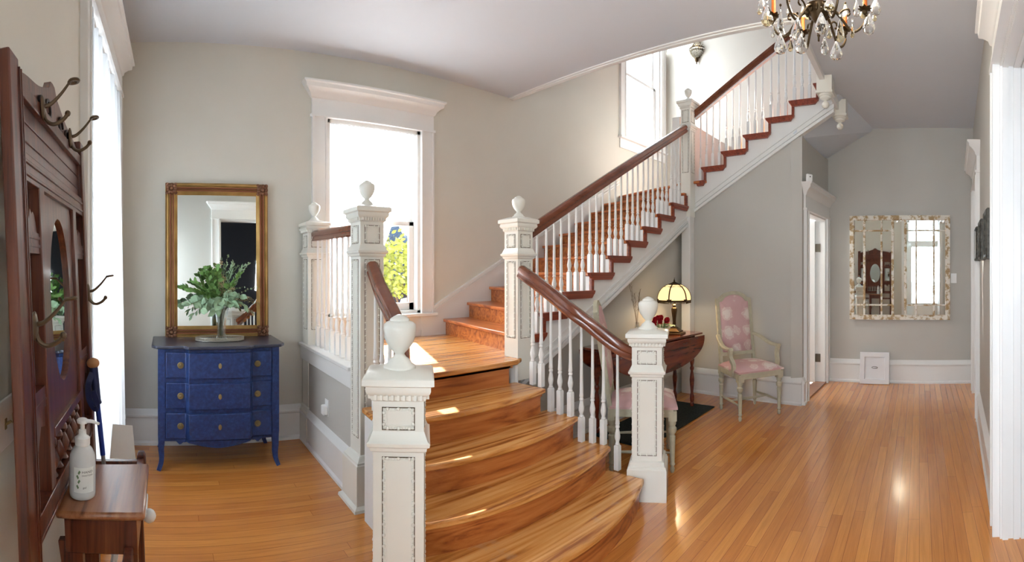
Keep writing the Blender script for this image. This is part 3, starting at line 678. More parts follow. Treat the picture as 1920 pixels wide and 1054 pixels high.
# top flight
def r2z(y): return 3.15 + .568 * (2.47 - y)
b5 = empty('balustrade', (4.9, 1.7, 2.5), label='upper balustrade climbing from the stair-turn newel into the ceiling opening behind the chandelier', cat='balustrade', group='white balustrades with mahogany handrails')
obj('handrail', rail_mesh([(PX(2.48) + .01, 2.48, r2z(2.48)), (PX(.95) + .01, .95, r2z(.95))]), 'rail', b5, True)
obj('rail_fillet', MB().sweep([(PX(2.48) + .01, 2.48, r2z(2.48) - .016), (PX(.95) + .01, .95, r2z(.95) - .016)], [(-.02, 0), (.02, 0), (.02, .017), (-.02, .017)]), 'trim', b5, True, fixn=True)
it = [(2.42, 11)]
for k in range(12, 17): it += [(YN[k] - .045 - .083 * i, k) for i in range(3)]
baluster_run(b5, None, [(PX(y) + .025, y, zk(k), r2z(y) + .012) for y, k in it])
# drop newels under the ceiling opening
for (x, y, zt, zb, lab) in ((4.42, .875, 4.0, 3.04, 'white boxed newel with ball drop at the ceiling opening edge, the left one'), (4.98, .83, 3.17, 3.0, 'white box with ball drop at the end of the upper stringer, the right one')):
    dn = empty('drop_newel', (x, y, zb), 0, lab, 'newel drop', 'turned drops under the ceiling opening')
    obj('box', MB().sq([(.074, 0), (.078, .004), (.078, .02), (.072, .024), (.072, zt - zb)]), 'newel', dn)
    obj('turned_drop', MB().lathe([(.001, -.125), (.018, -.122), (.032, -.108), (.036, -.09), (.030, -.072), (.016, -.062), (.013, -.055), (.030, -.045), (.05, -.036), (.055, -.026), (.045, -.018), (.058, -.010), (.062, 0)], (0, 0, 0), 20), 'newel', dn)
struct('trim_5', MB().extr([(4.49, .86, 3.13), (4.92, .83, 3.06), (4.92, .83, 3.17), (4.49, .86, 3.20)], (0, .03, 0)), 'trim')

# ================================================================ curtains
def cloth(fn, nu, nv, th=.0015):
    m = MB(); m.grid(nu, nv, fn); return m
cur = empty('sheer_curtain', (1.8, NY - .02, 1.9), label='white sheer curtain gathered at the top and pulled aside over the landing window', cat='curtain')
cx0, cx1 = W1[0] + .03, W1[1] - .03
def cw(i, j):
    z = 2.655 - j * 1.60                                # gathered sheet whose right edge swings to the left lower down
    right = cx1 - .02 if j < .08 else cx1 - .02 - (j - .08) ** 1.25 * .62
    x = cx0 + (right - cx0) * i
    y = NY + .028 + .010 * sin(i * 92) * (1 - .55 * j) + .008 * sin(i * 31 + 2) 
    return Vector((x, y, z))
obj('curtain_sheet', cloth(cw, 150, 26), 'sheer', cur, True, ang=180)
hd = MB().grid(150, 4, lambda i, j: Vector((cx0 + (cx1 - .02 - cx0) * i, NY + .018 + .008 * sin(i * 140), 2.672 - .10 * j - .01 * sin(i * 60) * j)))
obj('gathered_header', hd, 'header', cur, True, ang=180)
obj('curtain_rod', MB().tube([(cx0 - .02, NY + .02, 2.655), (cx1 + .02, NY + .02, 2.655)], .005, 8), 'whitem', cur, True)
lc = empty('sheer_curtain', (wx(2.9), 2.9, 1.4), label='long white pleated sheer hanging to the floor at the west window beside the hall tree', cat='curtain')
def lw_(i, j):
    y = 2.22 + 1.22 * i; x = wx(y) + .012 + .016 * sin(i * 78) + .008 * sin(i * 29 + 1) + .05 * j * i
    return Vector((x, y, 2.64 - 2.55 * j))
obj('curtain_sheet', cloth(lw_, 170, 10), 'sheer2', lc, True, ang=180)
obj('curtain_rod', MB().tube([(wx(2.2) + .012, 2.20, 2.64), (wx(3.46) + .012, 3.46, 2.64)], .007, 8), 'whitem', lc, True)

# ================================================================ blue chest of drawers
CHX, CHY = .378, 3.35
ch = empty('chest_of_drawers', (CHX, CHY, 0), 0, 'distressed navy blue chest of three drawers on cabriole legs against the wall', 'chest of drawers')
HW = .425; DP = .46
def front(x):                                        # breakfront outline in local y (0 = front plane of the legs)
    a = abs(x)
    if a < .215: return -.045
    if a < .235: return -.045 + (a - .215) / .02 * .045
    return 0. + .0
def band(z0, z1, xs, off, back=.02):
    p = [(x, front(x) - off) for x in xs]; return MB().prism(p + [(xs[-1], back), (xs[0], back)], z0, z1)
xs = [-.375, -.235, -.215, -.1, 0, .1, .215, .235, .375]
body = MB().box(-HW, HW, .03, DP, .21, .845); body.merge(band(.20, .845, [-HW] + xs + [HW], -.006, .04))
obj('body', body, 'blue', ch, bevel=.003)
tp = [(-.475, DP + .005), (-.475, .03), (-.44, -.03), (-.245, -.035), (-.22, -.075), (.22, -.075), (.245, -.035), (.44, -.03), (.475, .03), (.475, DP + .005)]
obj('top', MB().prism(tp, .85, .872), 'bluetop', ch, bevel=.006)
ap = MB(); pts = []
N_ = 60
for i in range(N_ + 1):
    x = -.40 + .80 * i / N_; a = abs(x)
    if a < .235: zz = .165 + .045 * (a / .235) ** 1.6 - .0
    elif a < .245: zz = .195
    else: zz = .175 + .05 * abs(sin((a - .245) / .155 * pi - .6)) 
    pts.append((x, zz))
for (xa, za), (xb, zb) in zip(pts[:-1], pts[1:]):
    ya, yb = front(xa), front(xb)
    ap.add([(xa, ya, za), (xb, yb, zb), (xb, yb, .215), (xa, ya, .215), (xa, ya + .02, za), (xb, yb + .02, zb), (xb, yb + .02, .215), (xa, ya + .02, .215)],
           [(0, 1, 2, 3), (7, 6, 5, 4), (0, 4, 5, 1), (3, 2, 6, 7)])
obj('apron', ap, 'blue', ch)
for z0, z1 in ((.645, .825), (.432, .612), (.222, .402)):
    dr_ = obj('drawer', band(z0, z1, xs, .012, .01), 'blue', ch, bevel=.006)
    for kx in (-.272, .272):
        kb = MB().lathe([(.001, -.012), (.008, -.012), (.010, -.008), (.0125, -.006), (.014, -.009), (.018, -.008), (.021, -.004), (.023, -.006), (.026, -.004), (.027, 0)][::-1], (0, 0, 0), 24, RX(0))
        rk = MB().lathe([(.027, 0), (.027, .004), (.023, .007), (.021, .004), (.018, .004), (.015, .010), (.010, .011), (.009, .006), (.007, .014), (.001, .016)], (0, 0, 0), 24, RX(pi / 2))
        for q in range(8): rk.ball((.0165 * cos(q * pi / 4), -.008, .0165 * sin(q * pi / 4)), .0032, 6, 4)
        obj('knob', rk.xf(T(kx, front(kx) - .012, (z0 + z1) / 2) @ Matrix.Scale(.84, 4)), 'brass', dr_)
    es = MB().lathe([(.019, 0), (.019, .003), (.014, .005), (.001, .005)], (0, 0, 0), 20, RX(pi / 2) @ Matrix.Diagonal((.62, 1, 1, 1)))
    eo = obj('escutcheon', es.xf(T(0, front(0) - .012, (z0 + z1) / 2)), 'brass', dr_)
for sx in (-1, 1):
    for fy in (0, 1):
        m = MB(); y_ = DP - .03 if fy else .02; d_ = 1 if fy else -1
        path = [(sx * .405, y_, .25), (sx * .405, y_, .20), (sx * .407, y_ + d_ * .003, .15), (sx * .404, y_ + d_ * .004, .10), (sx * .408, y_ + d_ * .010, .05), (sx * .426, y_ + d_ * .024, .0)]; m.box(sx * .405 - .025, sx * .405 + .025, y_ - .025, y_ + .025, .245, .848)
        m.sweep(smooth_path(path, 5), [(-.5, -.5), (.5, -.5), (.5, .5), (-.5, .5)], (0, 1, 0), scale=[.05 - .0009 * q for q in range(26)])
        obj('leg', m, 'blue', ch, fixn=True)

# gilt mirror leaning on the chest
gm = empty('wall_mirror', (.412, 3.795, .873), 0, 'tall gilt framed mirror with corner ornaments standing on the blue chest', 'mirror', tilt=(R(-1.6), 0, 0))
FPf = [(-.012, 0), (-.012, .02), (.0, .034), (.012, .036), (.018, .026), (.034, .022), (.05, .030), (.060, .034), (.068, .026), (.074, .022), (.084, .012), (.084, 0)]
def picture_frame(w_, h_, prof):
    m = MB(); n_ = len(prof); vs = []
    for cx_, cz_, sx, sz in ((-w_ / 2, 0, 1, 1), (w_ / 2, 0, -1, 1), (w_ / 2, h_, -1, -1), (-w_ / 2, h_, 1, -1)):
        for a, b in prof: vs.append((cx_ + sx * a, -b, cz_ + sz * a))
    fs = []
    for c_ in range(4):
        d_ = (c_ + 1) % 4
        for i in range(n_): j_ = (i + 1) % n_; fs.append((c_ * n_ + i, c_ * n_ + j_, d_ * n_ + j_, d_ * n_ + i))
    return m.add(vs, fs)
GW, GH = .80, 1.205
obj('frame', picture_frame(GW, GH, FPf), 'gilt', gm, fixn=True)
rl = MB()
for o_ in (.024, .044): rl.merge(picture_frame(GW - 2 * o_, GH - 2 * o_, [(0, .018), (0, .0335), (.012, .0335), (.012, .018)]), T(0, 0, o_))
obj('red_line', rl, 'giltred', gm, fixn=True)
obj('mirror_glass', MB().box(-GW / 2 + .07, GW / 2 - .07, -.012, -.006, .07, GH - .07), 'mirror', gm)
for sx in (-1, 1):
    for cz_ in (.036, GH - .036):
        m = MB()
        for q in range(9):
            a = q * 2 * pi / 9; m.ball((sx * (GW / 2 - .036) + .030 * cos(a), -.041, cz_ + .030 * sin(a)), .0145, 8, 6, (1.1, .8, 1.1))
        m.ball((sx * (GW / 2 - .036), -.046, cz_), .018, 10, 8)
        for q in range(4):
            a = q * pi / 2 + pi / 4; m.ball((sx * (GW / 2 - .036) + .048 * cos(a), -.032, cz_ + .048 * sin(a)), .011, 8, 6, (1.3, .6, 1.3))
        obj('corner_ornament', m, 'giltdark', gm)

# tray, vase, bouquet
tr = empty('tray', (.405, 3.555, .8725), 0, 'small oval silver gallery tray on the blue chest top', 'tray')
def ov(r, n_=40): return [(.185 * r * cos(2 * pi * i / n_) * (1 - .10 * abs(sin(2 * pi * i / n_) * cos(2 * pi * i / n_))), .088 * r * sin(2 * pi * i / n_)) for i in range(n_)]
obj('tray_base', MB().prism(ov(1), .004, .009), 'silver', tr)
g = MB()
for x, y in ov(.985, 72): g.box(x - .0012, x + .0012, y - .0012, y + .0012, .008, .028)
rim = [Vector((x, y, .028)) for x, y in ov(.985)]; g.sweep(rim, [(-.003, -.002), (.003, -.002), (.003, .002), (-.003, .002)], closed=True)
rim = [Vector((x, y, .019)) for x, y in ov(.985)]; g.sweep(rim, [(-.0015, -.001), (.0015, -.001), (.0015, .001), (-.0015, .001)], closed=True)
obj('gallery_rim', g, 'silver', tr, fixn=True)
for a in (-.13, .13):
    for b in (-.05, .05): obj('foot', MB().ball((a, b, .003), .004, 8, 6), 'silver', tr)
vs_ = empty('vase', (.417, 3.552, .882), 0, 'clear faceted trumpet glass vase on the silver tray', 'vase')
vo = MB().lathe([(.001, .0), (.042, 0), (.044, .006), (.040, .014), (.034, .022), (.033, .05), (.036, .12), (.046, .20), (.066, .262), (.0745, .276), (.0715, .276), (.062, .26), (.042, .20), (.032, .12), (.029, .05), (.027, .03), (.001, .028)], (0, 0, 0), 12)
obj('vase_wall', vo, 'vglass', vs_, ang=20)
fo = empty('bouquet', (.417, 3.552, .91), 0, 'loose green bouquet of eucalyptus and leafy branches in the glass vase', 'bouquet')
rnd = random.Random(3)
def leaf(m, p, d, up, L, W):
    d = Vector(d).normalized(); sd = d.cross(Vector(up))
    sd = sd.normalized() if sd.length > 1e-3 else Vector((1, 0, 0)); nn = sd.cross(d)
    q = [p, p + d * L * .3 + sd * W * .42 + nn * W * .06, p + d * L * .62 + sd * W * .46 + nn * W * .03, p + d * L - nn * L * .10, p + d * L * .62 - sd * W * .46 + nn * W * .03, p + d * L * .3 - sd * W * .42 + nn * W * .06, p + d * L * .5 - nn * W * .08]
    m.add(q, [(0, 1, 6), (1, 2, 6), (2, 3, 6), (3, 4, 6), (4, 5, 6), (5, 0, 6)])
def spray(tip, kind, nleaf, L, W, mat, bend=.0, name='leafy_spray', parent=fo):
    base = Vector((rnd.uniform(-.012, .012), rnd.uniform(-.012, .012), .0)); mid = Vector((tip[0] * .22, tip[1] * .22, .24)); tip = Vector(tip)
    path = smooth_path([base, Vector((base.x, base.y, .1)), mid, (mid + tip) / 2 + Vector((0, 0, .03 + bend)), tip], 6)
    sm = MB().tube(path, [.0024 * (1 - .6 * i / len(path)) for i in range(len(path))], 5)
    so_ = obj('stem', sm, 'stem', parent, fixn=True)
    m = MB(); n_ = len(path)
    for i in range(nleaf):
        t = .50 + .50 * (i + rnd.random() * .5) / nleaf; k = min(n_ - 2, int(t * (n_ - 1))); p = path[k].lerp(path[k + 1], t * (n_ - 1) - k)
        tdir = (path[k + 1] - path[k]).normalized()
        a = rnd.uniform(0, 2 * pi); side = Vector((cos(a), sin(a), rnd.uniform(-.5, .5)))
        if kind == 'berry':
            for _ in range(5): m.ball(p + side * rnd.uniform(.004, .022) + Vector((rnd.uniform(-.01, .01), rnd.uniform(-.01, .01), rnd.uniform(-.01, .01))), rnd.uniform(.0022, .0036), 5, 4)
        else:
            dd_ = side * (1.0 if kind == 'round' else .75) + tdir * (.5 if kind == 'round' else 1.0) + Vector((0, 0, -.35 if kind == 'droop' else .05))
            leaf(m, p, dd_, (rnd.uniform(-1, 1), -1.2, rnd.uniform(-.2, 1)), L * rnd.uniform(.75, 1.15), W * rnd.uniform(.8, 1.1))
    obj(name, m, mat, so_, ang=180)
for tx, ty, tz, kd, n_, L, W, mt in (
    (-.29, -.05, .36, 'up', 34, .05, .024, 'leafa'), (-.24, -.10, .34, 'up', 30, .05, .022, 'leafa'), (-.20, -.08, .40, 'up', 26, .05, .022, 'leafa'),
    (-.29, -.10, .22, 'round', 16, .07, .055, 'leafb'), (-.24, -.14, .24, 'round', 16, .075, .06, 'leafb'), (-.17, -.15, .20, 'round', 14, .07, .05, 'leafb'), (-.22, -.04, .15, 'droop', 10, .06, .022, 'leafb'),
    (-.10, -.02, .50, 'round', 30, .045, .035, 'leafa'), (-.05, -.05, .52, 'round', 30, .045, .038, 'leafa'), (-.02, .0, .48, 'round', 24, .05, .04, 'leafa'), (-.13, -.06, .46, 'up', 26, .045, .03, 'leafa'),
    (.02, -.10, .44, 'berry', 26, 0, 0, 'leafc'), (-.02, -.13, .40, 'berry', 22, 0, 0, 'leafc'), (.07, -.14, .36, 'berry', 22, 0, 0, 'leafc'), (.20, -.10, .28, 'berry', 24, 0, 0, 'leafc'), (.25, -.06, .24, 'berry', 20, 0, 0, 'leafc'),
    (.05, .03, .60, 'round', 26, .022, .017, 'leafb'), (.09, .0, .54, 'up', 50, .035, .010, 'leafb'), (.16, -.03, .52, 'up', 56, .036, .010, 'leafb'), (.20, -.02, .54, 'up', 36, .022, .012, 'leafb'), (.13, -.06, .46, 'up', 46, .036, .012, 'leafa'),
    (.26, -.05, .36, 'round', 12, .02, .016, 'leafb'), (.12, -.13, .30, 'round', 18, .06, .045, 'leafb'), (.06, -.16, .25, 'droop', 16, .075, .05, 'leafb'), (-.02, -.17, .26, 'droop', 18, .08, .055, 'leafb'), (-.06, -.16, .20, 'droop', 12, .07, .045, 'leafb'),
    (.17, -.12, .22, 'droop', 14, .05, .022, 'leafb'), (.22, -.08, .18, 'droop', 12, .05, .02, 'leafc'), (-.08, -.10, .34, 'up', 24, .05, .03, 'leafa'), (.0, .02, .56, 'round', 20, .02, .015, 'leafc'), (.06, -.08, .38, 'round', 22, .05, .036, 'leafa')):
    spray((tx * 1.02, ty, tz), kd, n_, L, W, mt)
    
# ================================================================ hall tree
TX = -.245
ht = empty('hall_tree', (TX, 0, 0), 0, 'carved dark oak hall tree with oval mirror and coat hooks leaning on the left wall', 'hall tree', tilt=(0, R(-2.5), 0))
# local: x out from wall, y along wall, z up
m = MB().box(-.014, .012, .93, .995, .0, 1.86); obj('upright', m, 'tree', ht, bevel=.004)
m = MB().box(-.03, .012, 1.755, 1.82, 0, 1.88); obj('upright', m, 'tree', ht, bevel=.004)
g = MB()
for yy in (.998, 1.746): g.box(.012, .016, yy - .010, yy - .005, .2, 1.84).box(.012, .016, yy + .003, yy + .008, .2, 1.84)
obj('reeding', g, 'tree', ht)
# crest
cr = MB(); top = []
for i in range(33):
    t = i / 32; y = .98 + .80 * t; c_ = abs(t - .5) * 2
    zz = 1.835 + .075 * (1 - c_ ** 2) ** 1.2 + .022 * cos(t * 4 * pi) * (1 - c_) + (.02 if c_ < .12 else 0)
    top.append((0, y, zz))
cr.extr([(0, .98, 1.80)] + top + [(0, 1.78, 1.80)], (-.02, 0, 0)); obj('carved_crest', cr, 'tree', ht, fixn=True)
for sg in (-1, 1):
    for rr, cy, cz_ in ((.030, .08, 1.845), (.022, .16, 1.835)):
        cv = MB()
        cv.sweep([Vector((.004, 1.375 + sg * (cy + rr * cos(a) * (1 - a / 14)), cz_ + rr * sin(a) * (1 - a / 14))) for a in [q * .45 for q in range(13)]], [(-.004, -.003), (.004, -.003), (.004, .003), (-.004, .003)], (1, 0, 0)); obj('scroll_carving', cv, 'dark', ht, fixn=True)  # scrolls in a darker wood tone than the frame
m = MB().box(-.022, -.004, .99, 1.76, 1.66, 1.80); obj('top_panel', m, 'tree', ht)
m = MB()
for z0, z1, xx in ((1.79, 1.825, .010), (1.60, 1.665, .010), (1.612, 1.62, .014), (1.64, 1.648, .014)): m.box(-.022, xx, .99, 1.76, z0, z1)
for zz in (1.70, 1.745): m.box(-.006, -.001, .995, 1.755, zz, zz + .005)
m.box(-.02, .004, .99, 1.002, 1.66, 1.80).box(-.02, .004, 1.748, 1.76, 1.66, 1.80)
obj('rail', m, 'tree', ht, bevel=.002)
for y0_, y1_ in ((1.135, 1.185), (1.565, 1.615)):
    obj('stile', MB().box(-.022, .010, y0_, y1_, .80, 1.61), 'tree', ht, bevel=.003)
fm = MB(); oc = (1.375, 1.315); oa, ob = .128, .235; nn = 48; L0, L1, Z0_, Z1_ = 1.185, 1.565, 1.0, 1.60
vs2 = []; 
for i in range(nn):
    a = 2 * pi * i / nn; cx_, cz_ = cos(a), sin(a)
    k = min((L1 - L0) / 2 / max(1e-6, abs(cx_)), (Z1_ - Z0_) / 2 / max(1e-6, abs(cz_)))
    vs2 += [(.0, oc[0] + oa * cx_, oc[1] + ob * cz_), (.0, (L0 + L1) / 2 + k * cx_, (Z0_ + Z1_) / 2 + k * cz_), (-.012, oc[0] + oa * cx_, oc[1] + ob * cz_)]
fm.add(vs2, [(3 * i, 3 * ((i + 1) % nn), 3 * ((i + 1) % nn) + 1, 3 * i + 1) for i in range(nn)] + [(3 * i + 2, 3 * ((i + 1) % nn) + 2, 3 * ((i + 1) % nn), 3 * i) for i in range(nn)])
fm.box(-.02, -.016, L0, L1, Z0_, Z1_)
obj('centre_panel', fm, 'tree', ht)
om = MB().extr([(-.010, oc[0] + (oa + .002) * cos(2 * pi * i / 48), oc[1] + (ob + .002) * sin(2 * pi * i / 48)) for i in range(48)], (-.004, 0, 0))
obj('oval_mirror', om, 'mirror', ht)
for ya, yb in ((.995, 1.135), (1.615, 1.755)):
    m = MB().box(-.018, .004, ya, yb, 1.44, 1.49).box(-.018, .006, ya, yb, 1.455, 1.462).box(-.018, .006, ya, yb, 1.474, 1.481); obj('cross_rail', MB().box(-.018, .004, ya, yb, 1.07, 1.12).box(-.018, .006, ya, yb, 1.085, 1.09), 'tree', ht)
    n_ = 12; tp_ = [(0, ya + (yb - ya) * i / n_, 1.49 + .05 * abs(sin(i / n_ * pi * 2)) + (.03 if 4 < i < 8 else 0)) for i in range(n_ + 1)]
    m.extr([(0, ya, 1.49)] + tp_ + [(0, yb, 1.49)], (-.012, 0, 0)); obj('fretwork_rail', m, 'tree', ht, fixn=True)
    obj('bay_mirror', MB().box(-.02, -.016, ya + .02, yb - .02, 1.12, 1.44), 'mirror', ht)
    m = MB(); mid = (ya + yb) / 2; m.extr([(0, ya, 1.07), (0, yb, 1.07), (0, yb, 1.02), (0, mid + .03, 1.03), (0, mid, .98), (0, mid - .03, 1.03), (0, ya, 1.02)], (-.012, 0, 0)); obj('fret_apron', m, 'tree', ht, fixn=True)
obj('rail', MB().box(-.022, .012, 1.185, 1.565, .975, 1.0).box(-.022, .010, .99, 1.76, .80, .86).box(-.022, .014, .99, 1.76, .85, .862).box(-.022, .014, .99, 1.76, .80, .81), 'tree', ht, bevel=.002)
for i in range(6):
    obj('spindle', MB().lathe([(.007, 0), (.013, .006), (.008, .014), (.006, .02), (.016, .036), (.018, .05), (.012, .066), (.006, .078), (.014, .09), (.012, .10), (.006, .108), (.008, .116)], (-.005, 1.215 + .064 * i, .86), 12), 'tree', ht)
# hooks
def hook(y, z):
    m = MB(); m.ball((.014, y, z), .02, 12, 8, (.35, .9, 1.7))
    up = smooth_path([(.014, y, z + .004), (.035, y, z + .008), (.062, y, z + .030), (.085, y, z + .056)], 5); m.tube(up, [.0062 - .0002 * i for i in range(len(up))], 8)
    dn_ = smooth_path([(.014, y, z + .002), (.020, y, z - .030), (.040, y, z - .044), (.064, y, z - .036), (.078, y, z - .022)], 5); m.tube(dn_, [.0054] * len(dn_), 8)
    lp = [Vector((.085 + .012 * (1 - cos(a)), y + .012 * sin(a), z + .056 + .004 * sin(a / 2))) for a in [q * pi / 8 for q in range(17)]]; m.tube(lp, .0045, 6, (0, 0, 1)); m.ball((.078, y, z - .021), .008, 8, 6)
    obj('coat_hook', m, 'hook', ht, fixn=True)
for y, z in ((1.19, 1.815), (1.55, 1.835), (1.03, 1.275), (1.785, 1.315)): hook(y, z)
# glove box with legs, umbrella rails
gb = obj('glove_box', MB().box(.02, .206, 1.205, 1.49, .675, .765), 'tree', ht, bevel=.002)
obj('box_lid', MB().box(.0, .228, 1.19, 1.505, .765, .785), 'treetop', gb, bevel=.008)
for xx, yy in ((.19, 1.22), (.19, 1.475), (.05, 1.22), (.05, 1.475)): obj('leg', MB().sq([(.013, 0), (.015, .675)], (xx, yy, 0)), 'tree', ht)
for yy in (1.225, 1.47): obj('bracket', MB().sweep(smooth_path([(.0, yy, .42), (.03, yy, .56), (.02, yy, .70)], 5), [(-.012, -.02), (.012, -.02), (.012, .02), (-.012, .02)], (1, 0, 0)), 'tree', ht, fixn=True)
obj('umbrella_rail', MB().box(.0, .185, 1.76, 1.785, .655, .69).box(.172, .195, 1.505, 1.80, .66, .695).sq([(.014, .635), (.016, .645), (.016, .70), (.010, .715)], (.186, 1.79, 0)), 'tree', ht, bevel=.003)
obj('umbrella_rail', MB().box(.0, .185, .95, .975, .655, .69).box(.172, .195, .945, 1.205, .66, .695), 'tree', ht, bevel=.003)
obj('drip_shelf', MB().box(.0, .20, .95, 1.80, .08, .10), 'tree', ht, bevel=.003)

# sanitizer bottle
sb = empty('sanitizer_bottle', (-.224, 1.285, .7875), -.15, 'clear pump bottle of hand sanitizer on the oak glove box', 'bottle')
bt = MB().lathe([(.001, 0), (.026, 0), (.029, .004), (.0295, .012), (.0295, .095), (.028, .112), (.022, .128), (.015, .138), (.0135, .142), (.001, .142)], (0, 0, 0), 28)
sb.scale = (1.22, 1.22, 1.0)
obj('bottle_body', bt, 'gel', sb, ang=50)
obj('gel_fill', MB().lathe([(.001, .003), (.027, .004), (.0282, .012), (.0282, .085), (.001, .086)], (0, 0, 0), 24), 'gel', sb)
obj('pump', MB().lathe([(.0165, .138), (.017, .142), (.017, .158), (.012, .162), (.009, .165), (.0085, .178), (.005, .180), (.005, .195), (.012, .197), (.013, .204), (.010, .208), (.001, .209)], (0, 0, 0), 20).tube([(.0, 0, .203), (.022, -.002, .204), (.040, -.004, .200)], [.006, .005, .0035], 8).tube([(0, 0, .01), (0, 0, .14)], .0025, 6), 'white', sb, ang=50)
lb_ = MB(); A0, A1 = -pi / 2 - .35, -pi / 2 + 1.25
lb_.grid(16, 1, lambda i, j: Vector((.0299 * cos(A0 + (A1 - A0) * i), .0299 * sin(A0 + (A1 - A0) * i), .022 + .066 * j)))
lo = obj('label', lb_, 'lab', sb)
def on_b(a, z): return Vector((.0303 * cos(a), .0303 * sin(a), z))
lf_ = MB()
for a, z, s_ in ((-1.62, .05, 1), (-1.50, .062, -1), (-1.60, .074, 1), (-1.5, .036, -1)):
    lf_.add([on_b(a, z), on_b(a + .12 * s_, z + .008), on_b(a + .22 * s_, z + .004), on_b(a + .1 * s_, z - .004)], [(0, 1, 2, 3)])
obj('leaf_print', lf_, 'labg', lo)
def text_on(word, size, place, mat, parent, name='lettering', ext=.0002):
    """word as flat letters, each vertex mapped by place(x, y)"""
    cu = bpy.data.curves.new(name, 'FONT'); cu.body = word; cu.size = size; cu.resolution_u = 2
    o = bpy.data.objects.new(name, cu); COL.objects.link(o); bpy.context.view_layer.update()
    me = bpy.data.meshes.new_from_object(o.evaluated_get(bpy.context.evaluated_depsgraph_get())); bpy.data.objects.remove(o)
    for v in me.vertices: v.co = place(v.co.x, v.co.y)
    me.materials.clear(); me.materials.append(M[mat]); r = bpy.data.objects.new(name, me); COL.objects.link(r); r.parent = parent; WM[r.name] = WM[parent.name].copy(); return r
text_on('HAND', .009, lambda x, y: on_b(-1.30 + x / .0303, .074 + y), 'ink', lo)
text_on('SANITIZER', .0055, lambda x, y: on_b(-1.30 + x / .0303, .066 + y), 'ink', lo)
text_on('gel', .007, lambda x, y: on_b(-1.22 + x / .0303, .034 + y), 'ink', lo)
# trekking pole
tp_ = empty('trekking_pole', (-.235, 1.68, .02), 0, 'blue trekking pole with cork grip leaning in the umbrella rail of the hall tree', 'walking pole')
P0, P1 = Vector((-.135, 1.64, .02)), Vector((-.262, 1.73, 1.06)); dd0 = (P1 - P0)
def pp(t): return P0 + dd0 * t
obj('lower_shaft', MB().tube([pp(0), pp(.70)], .0075, 10), 'pole_grey', tp_, True)
obj('upper_shaft', MB().tube([pp(.69), pp(.87)], .0095, 12), 'poleblue', tp_, True)
obj('grip', MB().tube([pp(.86), pp(.865), pp(.875), pp(.93), pp(.985)], [.013, .017, .0145, .0155, .016], 12), 'navy', tp_, True)
obj('cork_head', MB().ball(pp(1.0), .021, 14, 10, (1.15, 1.3, .9)), 'cork', tp_, True)
st = [pp(.97) + Vector((-.004, -.014, 0)), pp(.93) + Vector((-.022, -.022, 0)), pp(.88) + Vector((-.024, -.022, 0)), pp(.85) + Vector((-.006, -.022, 0)), pp(.87) + Vector((.0, -.018, 0)), pp(.91) + Vector((-.008, -.018, 0))]
obj('wrist_strap', MB().sweep(smooth_path(st, 6), [(-.011, -.0012), (.011, -.0012), (.011, .0012), (-.011, .0012)], (0, 1, .2)), 'navy', tp_, True, fixn=True)
# paper sheet in the umbrella rail
tag(obj('paper', MB().extr([(-.235, 2.02, .60), (-.125, 2.02, .60), (-.14, 2.04, .735), (-.225, 2.04, .74)], (0, .002, 0)), 'white'), 'blank white card standing up behind the umbrella rail near the floor-length sheer', 'paper')
# white step stool under the glove box
ws = empty('folding_stool', (-.15, 1.5, 0), 0, 'white folding step stool tucked under the glove box of the hall tree', 'step stool')
for yy in (1.54, 1.64): obj('leg', MB().tube([(-.05, yy, 0), (-.10, yy + .02, .60)], .011, 10), 'whitem', ws, True); obj('leg', MB().tube([(-.25, yy, 0), (-.14, yy + .02, .60)], .011, 10), 'whitem', ws, True)
obj('step', MB().box(-.20, -.06, 1.54, 1.68, .598, .62), 'whitem', ws, True, bevel=.006)
obj('end_cap', MB().ball((-.052, 1.56, .60), .022, 12, 8), 'white', ws, True)
# brass switch plate
FWp = T(wx(1.22) + .001, 1.22, 1.02) @ RZ(pi / 2 - WA)
sp = frame_at('switch_plate', FWp, None, label='white triple switch plate with brass toggles on the wall behind the hall tree', cat='switch plate')
obj('plate', MB().box(-.14, .075, -.007, 0, -.062, .062), 'white', sp, bevel=.003)
for x in (-.10, -.045, .01, .05)[:4]:
    obj('toggle', MB().tube([(x, -.006, -.002), (x, -.022, .008)], [.004, .0032], 8).box(x - .006, x + .006, -.009, -.006, -.013, .013), 'brass', sp)
# night light on the landing wall
nl = empty('night_light', (1.13, 3.22, .42), 0, 'small white plug-in sensor on the grey wall under the landing rail', 'night light')
obj('wall_plate', MB().box(-.006, 0, -.036, .036, -.058, .058), 'white', nl, bevel=.002); obj('sensor_body', MB().box(-.04, -.005, -.030, .030, -.048, .020), 'white', nl, bevel=.008)

